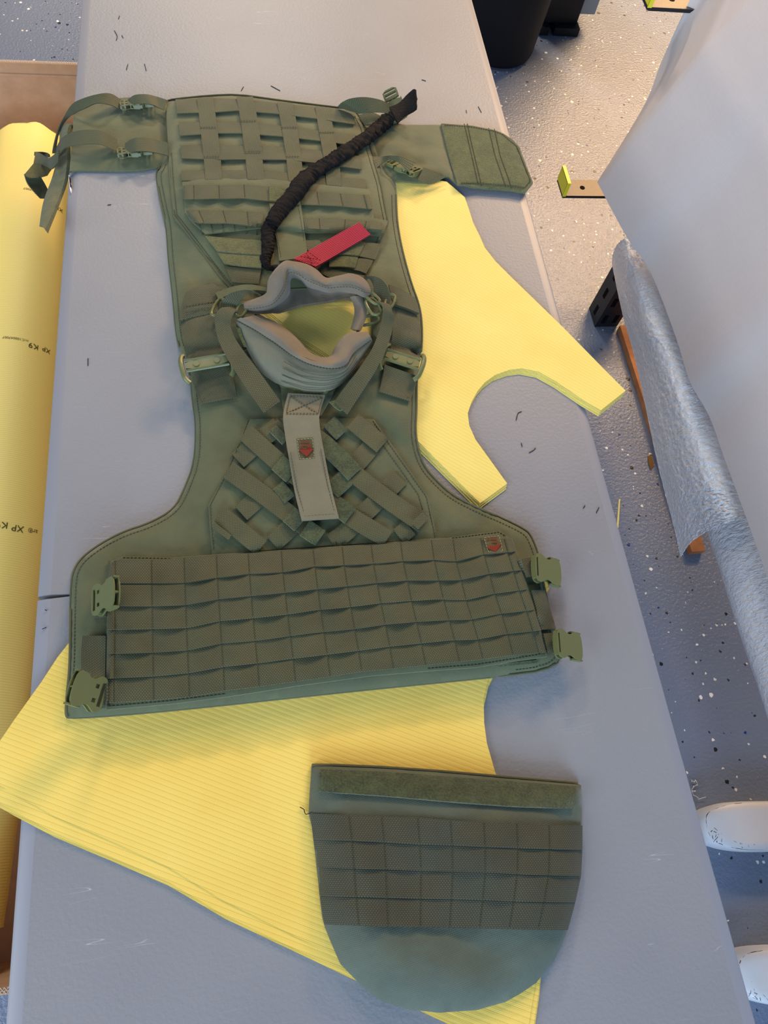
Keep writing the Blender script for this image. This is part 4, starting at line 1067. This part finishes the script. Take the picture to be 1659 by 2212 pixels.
for i, p in enumerate(P3):
    t = P3[min(i+1, len(P3)-1)] - P3[max(i-1, 0)]; t /= np.linalg.norm(t); a = np.cross(t, up); a /= np.linalg.norm(a); b = np.cross(a, t)
    for k in range(nn):
        an = 2*math.pi*k/nn
        g = 1 + gath[i]*(.13*(abs(math.sin(i*.62 + 1.1*math.sin(an + i*.13) + 1.7*math.sin(i*.17)))-.5) + .09*math.sin(i*.95 + 3*an + 2*math.sin(i*.31)) + .07*math.sin(i*.41 - 5*an)) + .06*math.sin(an*3 + i*.05)
        V.append(p + rad[i]*g*(a*math.cos(an) + b*math.sin(an)*.78))
for i in range(len(P3)-1):
    for k in range(nn): Fc.append((i*nn+k, i*nn+(k+1) % nn, (i+1)*nn+(k+1) % nn, (i+1)*nn+k))
Fc += [tuple(range(nn-1, -1, -1)), tuple((len(P3)-1)*nn + k for k in range(nn))]
cord = mk('release_cord', V, Fc, BLACKF, vest, np.array(V)[:, :2], True, 70); cord['label'] = 'black gathered elastic cord sleeve'
ribbon('cord_tail', 'A', [(1432, 175), (1490, 150), (1540, 100), (1578, 66)], [(1490, 275), (1530, 235), (1572, 205), (1594, 185)], BLACKF, cord, 20, 6, surf=False, off=0,
       hA=[.050, .054, .060, .068], hB=[.046, .048, .052, .058], thick=.004, lift=lambda t, v: .004*np.sin(v*math.pi)*(1-t))
ribbon('cord_tail', 'A', [(1578, 66), (1590, 64), (1600, 70)], [(1594, 185), (1597, 160), (1600, 120)], BLACKF, cord, 10, 4, surf=False, off=0, hA=[.068, .070, .070], hB=[.058, .062, .066], thick=.003)
rt = ribbon('pull_tab', 'A', [(845, 1112), (960, 1048), (1100, 968), (1246, 888)], [(978, 1160), (1075, 1105), (1200, 1030), (1316, 960)], RED, vest, 26, 6, surf=False, off=0,
       hA=[.050, .046, .044, .046], hB=[.048, .042, .040, .042], thick=.003)
rt['label'] = 'bright red ribbed pull tab'
stitch_h('red', 'A', [(925, 1065), (1010, 1125)], [.050, .048]); stitch_h('red', 'A', [(885, 1098), (1000, 1118)], [.051, .049]); stitch_h('red', 'A', [(920, 1075), (960, 1145)], [.050, .048])

stitch_flush('body', 'seam_stitching', THREAD, vest); stitch_flush('padrows', 'row_stitching', THREAD, vest)
stitch_flush('velcro', 'tab_stitching', THREAD, vest); stitch_flush('lattice', 'lattice_stitching', THREAD, vest)
stitch_flush('band', 'band_stitching', THREAD, vest); stitch_flush('collar', 'collar_stitching', THREAD, vest)
stitch_flush('flap', 'flap_stitching', THREAD, vest); stitch_flush('patch', 'patch_stitching', simple('pale_thread', (150, 150, 110), .8, .2), vest)
stitch_flush('red', 'tab_stitching', simple('dark_red_thread', (96, 8, 30), .8, .2), vest)

# ------------------------------------------------------------------ the separate pouch
pouch = thing('groin_protector', np.append(un([(960, 1920)], 0)[0][:2], T), 'rounded dark green padded protector pouch lying below the vest', 'pouch')
PO = fr('F', [(130, 125), (250, 125), (500, 136), (800, 157), (1200, 192), (1530, 220), (1555, 235), (1558, 330), (1558, 440), (1556, 570), (1550, 700), (1522, 850), (1480, 1000), (1405, 1160), (1310, 1275), (1230, 1330),
              (1150, 1375), (1000, 1418), (800, 1432), (640, 1415), (500, 1372), (400, 1300), (280, 1175), (230, 1060), (200, 985), (185, 930), (170, 800), (155, 650), (130, 450), (114, 385), (118, 300)])
pw = un(PO, .008)[:, :2]
def psup(p): return np.where(sd(qL, p) > -.004, NL*TH, 0) * 1.0
def psup(p):
    d = sd(qL, p); u = np.clip((d + .05)/.045, 0, 1); return NL*TH*u*u*(3-2*u) + .0006
panel('pouch_body', pw, .024, POUCHC, pouch, basefn=psup, edge=.022, rim=.004, wamp=.0034, wseed=77, wk=.75, res=.0075, extra=lambda p: .005*np.sin(34*p[:, 0] + 21*p[:, 1] + 1.0)*np.clip(sd(pw, p)/.05, 0, 1))
STK = 'pouch'
def pp(A, B, name, mat, off, th): return ribbon(name, 'F', A, B, mat, pouch, 30, 6, off=off, thick=th)
o = pp([(175, 150), (500, 163), (800, 185), (1200, 215), (1524, 240)], [(163, 268), (500, 290), (800, 316), (1200, 345), (1516, 357)], 'loop_strip', VELD, .0012, .003); o['label'] = 'fuzzy green loop strip along the top edge'
piping('top_hem', 'F', [(132, 128), (250, 128), (500, 139), (800, 160), (1200, 195), (1530, 223)], PIPE, pouch, .0016, .0002, closed=False)
r0 = [(122, 384), (330, 395), (500, 400), (690, 405), (860, 420), (1040, 430), (1210, 435), (1380, 445), (1557, 447)]
r1 = [(140, 520), (330, 525), (500, 533), (690, 545), (870, 550), (1040, 558), (1225, 565), (1400, 570), (1557, 575)]
r2 = [(155, 663), (320, 672), (500, 675), (695, 683), (870, 688), (1060, 692), (1240, 702), (1420, 708), (1550, 712)]
r3 = [(172, 815), (310, 820), (500, 825), (690, 830), (870, 832), (1060, 838), (1240, 846), (1520, 850)]
r4 = [(196, 968), (300, 972), (490, 978), (690, 980), (880, 985), (1070, 990), (1250, 995), (1480, 998)]
rr_ = [r0, r1, r2, r3, r4]
px_ = xsf('F', [124, 328, 500, 690, 862, 1038, 1212, 1382, 1557])
for k in range(4):
    molle_row('webbing_row', fr('F', rr_[k]), fr('F', rr_[k+1]), px_, WEBP, pouch, 'pouch', seed=90+k, amp=(.0008, .0024), off=.0010)
stitch_flush('pouch', 'row_stitching', THREAD, pouch)
mb = MB(); mb.tube(S(catmull(fr('F', [(125, 380), (100, 388), (92, 375), (88, 362), (68, 350)]), 14), .002), .0005, 5); mb.build('loose_thread', LINT, pouch)

PRINTS = [('XP', 109, 757, .016), ('K9', 84, 747, .018), ('m:C100047007', 62, 735, .0078), ('ar\u00ae', 83, 1146, .013), ('XP', 54, 1138, .018), ('K9', 20, 1129, .018), ('C100047007', 98, 418, .0088), ('XP', 136, 454, .016)]
# ------------------------------------------------------------------ left: cardboard box with the yellow roll
BX0, BX1, BY0, BY1, BZ0, BZ1 = -.92, -.31, -.135, 1.80, -T+.001, -.35
box = thing('cardboard_box', (-.6, .8, 0), 'long open brown cardboard box on the floor left of the table', 'box')
w = .009
for nm, a in (('side_wall', (BX0, BX0+w, BY0, BY1)), ('side_wall', (BX1-w, BX1, BY0, BY1)), ('end_wall', (BX0+w, BX1-w, BY0, BY0+w)), ('end_wall', (BX0+w, BX1-w, BY1-w, BY1))):
    mb = MB(); mb.box(*a, BZ0, BZ1); mb.build(nm, CARD, box, smooth=False)
mb = MB(); mb.box(BX0+w, BX1-w, BY0+w, BY1-w, BZ0, BZ0+.012); mb.build('bottom', CARD, box, smooth=False)
for ya in (.35, 1.2):
    mb = MB(); mb.box(BX0+.03, BX1-.03, ya, ya+.2, BZ0+.012, -.6015); mb.build('roll_cradle', CARD, box, smooth=False)
mb = MB()                                          # double-wall fluting showing on the cut top edges
def flute(x0, x1, y, yw, z):
    n = int(abs(x1-x0)/.0026); V = []
    for i in range(n+1):
        x = x0 + (x1-x0)*i/n; yy = y + (yw if i % 2 else 0)
        V += [(x, yy, z-.004), (x, yy, z+.0012), (x, yy+.0009, z+.0012), (x, yy+.0009, z-.004)]
    mb.add(V, [(i*4+k, (i+1)*4+k, (i+1)*4+(k+1) % 4, i*4+(k+1) % 4) for i in range(n) for k in range(4)])
for yy in (BY1-w, BY0):
    flute(BX0, BX1, yy+.0002, .0036, BZ1); flute(BX0, BX1, yy+.0046, .0036, BZ1)
    mb.box(BX0, BX1, yy+.0042, yy+.0048, BZ1-.002, BZ1+.0012)
o = mb.build('corrugation', CARD_E, box, smooth=False); o['kind'] = 'stuff'
mb = MB(); mb.box(BX0+w, BX1-w, BY1-w-.004, BY1-w-.0002, BZ1-.032, BZ1-.026); mb.build('crease', CARD, box, smooth=False)

RC, RR = np.array([-.513, -.50]), .10
RY0, RY1 = -.06, 1.648
def cyl_pt(th, y, r=RR): return (RC[0] - .034*min(max((.62 - y)/.6, 0), 1.15) + r*math.cos(th), y, RC[1] + r*math.sin(th))
roll = thing('fabric_roll', (RC[0], .8, T-.6), 'big roll of yellow aramid fabric with printed lines, inside the cardboard box', 'fabric roll')
n, ys = 72, np.linspace(RY0, RY1, 40)
V, U, Fc = [], [], []
for j, y in enumerate(ys):
    for i in range(n+1):
        th = 2*math.pi*i/n; r = RR + .0003*math.sin(3*th + 2*y) + (.002*math.sin(7*th) if j in (0, 39) else 0)
        yy = y + (.004*math.sin(5*th + 1) + .003*math.sin(11*th) if j == 39 else 0)
        V.append(cyl_pt(th, yy, r)); U.append((th*RR, yy))
for j in range(len(ys)-1):
    for i in range(n): a = j*(n+1)+i; Fc.append((a+1, a, a+n+1, a+n+2))
mk('wound_fabric', V, Fc, ROLLY, roll, U)
for y, s_ in ((RY1-.002, 1), (RY0+.002, -1)):      # wound ends: stepped rings of cloth around a card core
    V, Fc = [], []; R_ = np.linspace(.030, RR, 24); m = 48
    for k, r in enumerate(R_):
        for i in range(m): V.append(cyl_pt(2*math.pi*i/m, y + s_*.0015*(k % 2), r))
    for k in range(len(R_)-1):
        for i in range(m): q = (k*m+i, k*m+(i+1) % m, (k+1)*m+(i+1) % m, (k+1)*m+i); Fc.append(q if s_ > 0 else q[::-1])
    mk('wound_end', V, Fc, YEL_E, roll, np.array(V)[:, :2])
mb = MB(); mb.tube([(cyl_pt(0, y_, 0)[0], y_, RC[1]) for y_ in (RY0-.01, .3, .62, RY1+.01)], .0295, 24); mb.build('card_core', CARD, roll)
def on_cyl(px, py):
    r = ROT @ _ray(px, py); o = np.array([0, 0, CAM_H])
    a = r[0]**2 + r[2]**2; b = 2*((o[0]-RC[0])*r[0] + (o[2]-RC[1])*r[2]); c = (o[0]-RC[0])**2 + (o[2]-RC[1])**2 - RR**2
    D = max(b*b - 4*a*c, 0); t = (-b - math.sqrt(D))/(2*a); p = o + t*r
    return math.atan2(p[2]-RC[1], p[0]-RC[0]), p[1]
def print_text(s, px, py, size, wide=1.):
    th0, y0 = on_cyl(px, py)
    cu = bpy.data.curves.new('t', 'FONT'); cu.body = s; cu.size = size; cu.resolution_u = 3
    ob = bpy.data.objects.new('t', cu); col.objects.link(ob); bpy.context.view_layer.update()
    me = bpy.data.meshes.new_from_object(ob.evaluated_get(bpy.context.evaluated_depsgraph_get()))
    V = [cyl_pt(th0 + v.co.x*wide/RR, y0 - v.co.y, RR + .0005) for v in me.vertices]; Fc = [tuple(p.vertices) for p in me.polygons]
    bpy.data.objects.remove(ob); bpy.data.meshes.remove(me); bpy.data.curves.remove(cu)
    mk('printed_text', V, Fc, INK, roll, smooth=False)
for a in PRINTS: print_text(*a)

# ------------------------------------------------------------------ far right: black bin and black cabinet
binr = thing('waste_bin', (.925, 2.55, 0), 'round black plastic waste bin standing beyond the table', 'bin')
def lathe(prof, cx, cy, n=48, sx=1., sy=1.):
    V, Fc = [], []; m = len(prof)
    for (r, z) in prof:
        for i in range(n): t = 2*math.pi*i/n; V.append((cx + sx*r*math.cos(t), cy + sy*r*math.sin(t), z))
    for k in range(m-1):
        for i in range(n): Fc.append((k*n+i, k*n+(i+1) % n, (k+1)*n+(i+1) % n, (k+1)*n+i))
    return V, Fc, n
V, Fc, n_ = lathe([(.001, .002), (.11, .001), (.128, .006), (.136, .02), (.150, .30), (.165, .62), (.166, .625), (.160, .625), (.145, .30), (.13, .02), (.001, .015)], .925, 2.545)
mk('bin_body', V, Fc, BINP, binr, np.array(V)[:, :2], True, 50, rel=False)
mb = MB(); mb.tube([(.925 + .169*math.cos(t), 2.545 + .169*math.sin(t), .622) for t in np.linspace(0, 2*math.pi, 49)], .007, 8, cap=False); mb.build('bin_rim', BINP, binr, rel=False)
def cabinet(x0, x1, y0, y1, lab, cols, feet, side):
    cab = thing('storage_cabinet', ((x0+x1)/2, (y0+y1)/2, 0), lab, 'cabinet')
    mb = MB(); mb.box(x0, x1, y0, y1, .03, .95); mb.build('cabinet_body', BLACKM, cab, smooth=False, rel=False)
    for a0, a1 in cols:
        for z0, z1 in ((.10, .36), (.39, .64), (.67, .92)):
            mb = MB(); mb.box(a0, a1, y0-.012, y0-.0002, z0, z1); f_ = mb.build('drawer_front', BLACKM, cab, smooth=False, rel=False)
            mb = MB(); mb.box((a0+a1)/2-.03, (a0+a1)/2+.03, y0-.024, y0-.0122, z1-.05, z1-.03); mb.build('pull', BLACKM, f_, smooth=False, rel=False)
    for a0, a1 in feet:
        mb = MB(); mb.box(a0, a1, y0-.03, y1, .001, .0295); mb.build('foot', BLACKM, cab, smooth=False, rel=False)
    if side: mb = MB(); mb.box(x1+.0005, x1+.062, y0+.01, y1, .06, .95); mb.build('side_panel', GREYP, cab, smooth=False, rel=False)
cabinet(1.105, 1.255, 2.655, 3.0, 'black plastic storage cabinet with grey side panel right of the waste bin', ((1.118, 1.236),), ((1.105, 1.145), (1.165, 1.262)), True)
cabinet(.40, .73, 2.72, 3.0, 'black cabinet glimpsed between the table edge and the waste bin', ((.415, .56), (.575, .715)), ((.40, .45), (.68, .73)), False)

# ------------------------------------------------------------------ right: roll rack, white sheet, film roll
rack = thing('cantilever_rack', (1.42, 1.5, 0), 'steel cantilever rack with yellow-tipped arms on the right', 'rack')
for yy in (1.51, -.80):
    mb = MB(); mb.box(1.39, 1.45, yy-.03, yy+.03, .001-T, 1.1); mb.build('upright', BLACKM, rack, smooth=False)
    mb = MB(); mb.box(1.18, 1.55, yy-.03, yy+.03, .001-T, .05-T); mb.build('base_foot', BLACKM, rack, smooth=False)
    for zz, x0 in ((-.45, .832), (.03, .843)):
        mb = MB(); mb.box(x0+.001, 1.39, yy-.030, yy+.030, zz-.001, zz); a_ = mb.build('arm', STEEL, rack, smooth=False)
        mb = MB(); mb.box(x0+.001, 1.39, yy-.030, yy+.030, zz-.008, zz-.001); mb.build('arm_underside', BLACKM, a_, smooth=False)
        mb = MB(); mb.box(x0-.003, x0+.003, yy-.031, yy+.031, zz-.006, zz+.040); mb.build('arm_stop', BLACKM, a_, smooth=False)
        mb = MB(); mb.box(x0-.0045, x0-.003, yy-.032, yy+.032, zz+.002, zz+.042); mb.box(x0-.0045, x0+.0045, yy-.0335, yy-.031, zz+.0, zz+.042); mb.box(x0-.0045, x0+.0045, yy-.032, yy+.032, zz+.040, zz+.0425)
        mb.build('yellow_tape', YTAPE, a_, smooth=False)
        mb = MB(); mb.add(*plate_geo([np.array([(x0+.06+.007*math.cos(t), yy+.007*math.sin(t)) for t in np.linspace(0, 6.283, 16, endpoint=False)])], zz-.001, zz+.0006)); mb.build('bolt_hole', DARK, a_, smooth=False)

wroll = thing('white_fabric_roll', (1.22, .5, T), 'roll of white woven fabric with a loose sheet hanging at the right', 'fabric roll')
mb = MB(); mb.tube([(1.22, -1.0, .156), (1.22, 1.62, .156)], .12, 40); mb.build('wound_fabric', WHITE, wroll)
st = [(1505, -40), (1490, 0), (1430, 130), (1390, 230), (1290, 393), (1353, 511), (1405, 588), (1458, 723), (1490, 823), (1532, 899), (1564, 988), (1605, 1099), (1659, 1252), (1760, 1550), (1900, 1900)]
hz = [.06, .04, -.06, -.12, -.22, -.23, -.235, -.24, -.24, -.24, -.24, -.24, -.24, -.24, -.24]
Lw = un(st, hz)
Ry = [1.61, 1.60, 1.56, 1.52, 1.45, 1.28, 1.15, 1.0, .86, .76, .64, .5, .33, .0, -.3]
Rw = np.array([(1.235, y, .280) for y in Ry])
nA, nB = 90, 40
La = catmull(Lw[:5], 34); Lb = catmull(Lw[4:], 57)[1:]; L_ = np.vstack([La, Lb])
R_ = np.vstack([catmull(Rw[:5], 34), catmull(Rw[4:], 57)[1:]])
G = np.zeros((len(L_), nB, 3))
for j in range(nB):
    v = j/(nB-1)
    # hangs off the roll: bulges out and up near the roll, straight below
    P = L_*(1-v) + R_*v
    P[:, 2] += .085*math.sin(math.pi*v)*v**.6; P[:, 0] -= .05*math.sin(math.pi*v)
    u = np.linspace(0, 1, len(L_))
    P[:, 0] += .003*(1-v)*np.sin(v*17 + 2.2*u + 1.5)*np.clip(v*5, 0, 1) ; P[:, 2] += .003*np.sin(v*19 + 3*u)*np.clip(v*4, 0, 1)*(1-v)
    P[:, 2] += .009*np.exp(-((v - .36 - .10*u)/.04)**2)*(1-u*.5) - .006*np.exp(-((v - .20 - .05*u)/.06)**2) + .004*np.exp(-((v - .62)/.05)**2)
    G[:, j] = P
grid_solid('loose_sheet', G, .0012, WHITE, wroll, 60)

frack = thing('roll_stand', (1.02, .6, 0), 'low black slotted steel stand under the film roll at right', 'stand')
for y0, y1 in ((1.275, 1.345), (-.75, -.68)):
    mb = MB(); mb.box(.985, 1.055, y0, y1, .001-T, -.4665); p_ = mb.build('post', BLACKM, frack, smooth=False)
    for zc in (-.70, -.63, -.56, -.49):
        for xc in (1.003, 1.037):
            mb = MB(); mb.box(xc-.006, xc+.006, y0-.0012, y0+.001, zc-.022, zc+.010); mb.build('slot', DARK, p_, smooth=False)
        mb = MB(); mb.box(.9838, .986, (y0+y1)/2-.006, (y0+y1)/2+.006, zc-.022, zc+.010); mb.build('slot', DARK, p_, smooth=False)
mb = MB(); mb.box(.99, 1.05, -.68, 1.275, -.486, -.4665); mb.build('rail', BLACKM, frack, smooth=False)
froll = thing('film_roll', (.98, .4, T-.4665), 'long roll of white crinkled plastic film under the hanging sheet', 'film roll')
V, Fc, U = [], [], []; cx, cz, r0 = .972, -.386, .079; ys = np.linspace(-.72, 1.245, 60); n = 40
for j, y in enumerate(ys):
    for i in range(n):
        t = 2*math.pi*i/n; r = r0 + .0012*math.sin(4*t + 5*y) + .0010*math.sin(23*y + 2*t)
        if j >= 58: r *= (.94 if j == 59 else .985)
        V.append((cx + r*math.cos(t), y, cz + r*math.sin(t))); U.append((t*r0, y))
for j in range(len(ys)-1):
    for i in range(n): Fc.append((j*n+(i+1) % n, j*n+i, (j+1)*n+i, (j+1)*n+(i+1) % n))
Fc += [tuple(range(n)), tuple((len(ys)-1)*n + k for k in range(n-1, -1, -1))]
mk('wound_film', V, Fc, FILM, froll, U)
loft('loose_film', 'I', [[(1322, 572, -.46), (1345, 680, -.465), (1375, 790, -.47), (1420, 1000, -.49), (1452, 1125, -.51), (1470, 1202, -.54)],
                         [(1325, 545, -.39), (1362, 680, -.385), (1402, 800, -.385), (1455, 1000, -.39), (1485, 1100, -.40), (1500, 1165, -.42)],
                         [(1345, 518, -.315), (1400, 680, -.300), (1450, 800, -.298), (1520, 1000, -.298), (1555, 1090, -.298), (1572, 1128, -.298)],
                         [(1400, 505, -.292), (1480, 680, -.285), (1540, 800, -.285), (1610, 1000, -.288), (1640, 1080, -.29), (1658, 1112, -.29)]], FILM, froll, 200, 22, .0010, 0, 5, .0011)
mb = MB(); mb.box(1.052, 1.09, .55, 1.262, .001-T, .022-T); o = mb.build('wooden_plank', WOOD, None, smooth=False); tag(o, 'bare wooden plank lying on the floor under the film roll', 'plank')

# ------------------------------------------------------------------ floor-level odds and ends
def foot(pts, lab):
    pw = un(pts, -.685)[:, :2]; pw = smooth_closed(pw, 2); c = pw.mean(0)
    f_ = thing('stand_foot', (c[0], c[1], 0), lab, 'stand foot')
    rings = [(1.0, -.739), (1.02, -.72), (1.0, -.70), (.96, -.688), (.90, -.684), (.6, -.683), (.2, -.683)]
    V, Fc = [], []; n = len(pw)
    for s_, z in rings:
        for p in pw: q = c + (p - c)*s_; V.append((q[0], q[1], z))
    ccw = sum(pw[i][0]*pw[(i+1) % n][1] - pw[(i+1) % n][0]*pw[i][1] for i in range(n)) > 0
    for k in range(len(rings)-1):
        for i in range(n): q = (k*n+i, k*n+(i+1) % n, (k+1)*n+(i+1) % n, (k+1)*n+i); Fc.append(q if ccw else q[::-1])
    t = tuple((len(rings)-1)*n + i for i in range(n)); Fc.append(t if ccw else t[::-1])
    mk('foot_shell', V, Fc, SCUFF, f_, np.array(V)[:, :2], True, 60)
    mb = MB(); r = np.random.default_rng(len(lab))
    for i in range(n):                              # broken grime line round the top
        if r.random() < .30: continue
        a, b = c + (pw[i]-c)*.925, c + (pw[(i+1) % n]-c)*.925
        mb.tube([(a[0], a[1], -.6862), (b[0], b[1], -.6862)], r.uniform(.0004, .0010), 6)
    for _ in range(60):
        i = r.integers(n); k = r.uniform(.70, .9); a = c + (pw[i]-c)*k; d = r.normal(0, .004, 2)
        if a[1] > c[1]: continue
        mb.tube([(a[0], a[1], -.6838), (a[0]+d[0], a[1]+d[1], -.6838)], r.uniform(.0003, .0007), 5)
    o = mb.build('grime', GRIME, f_); o['kind'] = 'stuff'
foot([(1516, 1772), (1522, 1752), (1550, 1740), (1585, 1731), (1680, 1729), (1800, 1729), (1815, 1836), (1680, 1840), (1605, 1840), (1560, 1830), (1528, 1815)], 'white scuffed stand foot on the floor, the upper of two at lower right')
foot([(1588, 2090), (1598, 2062), (1630, 2050), (1720, 2046), (1810, 2050), (1820, 2165), (1720, 2178), (1650, 2172), (1605, 2150)], 'white scuffed stand foot on the floor at the lower right corner')

def scrap(pts, h, r, name, mat, label, cat, group=None, flat=False):
    P = catmull(un(np.array(pts, float), h), 12); mb = MB(); mb.tube(P, r, 6)
    return tag(mb.build(name, mat, None), label, cat, group)
threads = [[(247, 66), (253, 78), (251, 87)], [(263, 76), (266, 82)], [(276, 139), (273, 151)], [(312, 138), (316, 153)], [(258, 34), (256, 41)], [(585, 185), (605, 196)], [(526, 187), (521, 196)], [(1033, 230), (1040, 243)],
           [(1007, 238), (1008, 244)], [(190, 774), (190, 790)], [(1115, 908), (1119, 893), (1127, 889)], [(1143, 978), (1152, 973), (1157, 968)], [(1126, 957), (1128, 965)], [(1288, 1108), (1294, 1096)], [(232, 443), (240, 442)], [(91, 1359), (100, 1355)], [(97, 1317), (101, 1319)], [(911, 172), (920, 175)], [(1260, 1098), (1264, 1092)]]
for p in threads:
    scrap(p, .0006, .0005, 'thread_scrap', LINT, 'short dark thread scrap lying on the bare grey tabletop', 'thread', 'thread scraps on the tabletop')
q = un([(1337, 1078), (1340, 1078), (1336, 1140), (1332, 1140)], .002-T)
mb = MB(); mb.add([(x, y, .002-T) for x, y, z in q] + [(x, y, .0003-T) for x, y, z in q], [(0, 1, 2, 3), (7, 6, 5, 4), (0, 4, 5, 1), (1, 5, 6, 2), (2, 6, 7, 3), (3, 7, 4, 0)])
tag(mb.build('yellow_strip', YEL_E, None, smooth=False), 'thin yellow fabric strip on the blue floor beside the table', 'fabric strip')
lp = un([(1400, 985), (1405, 982), (1411, 995), (1412, 1008), (1406, 1014), (1401, 1000)], .003-T)
mb = MB(); n = len(lp); c = lp.mean(0) + np.array([0, 0, .004])
mb.add(list(lp) + [c] + [p - np.array([0, 0, .0015]) for p in lp], [(i, (i+1) % n, n) for i in range(n)] + [(i, i+n+1, (i+1) % n + n+1, (i+1) % n) for i in range(n)])
tag(mb.build('dry_leaf', LEAF, None), 'small dry brown leaf on the floor beside the film roll', 'leaf')
rr = np.random.default_rng(5); P = [np.array(un([(1494, 1684)], .003-T)[0])]
for _ in range(30): P.append(P[-1] + np.array([rr.normal(.0012, .004), rr.normal(-.0004, .003), 0]))
P = np.array(P); P[:, 2] = .003 - T + .003*np.abs(np.sin(np.arange(len(P))))
mb = MB(); mb.tube(catmull(P, 90), .0005, 5); tag(mb.build('lint_wad', WCHIP, None), 'tangled wad of pale lint on the floor by the table edge', 'lint')
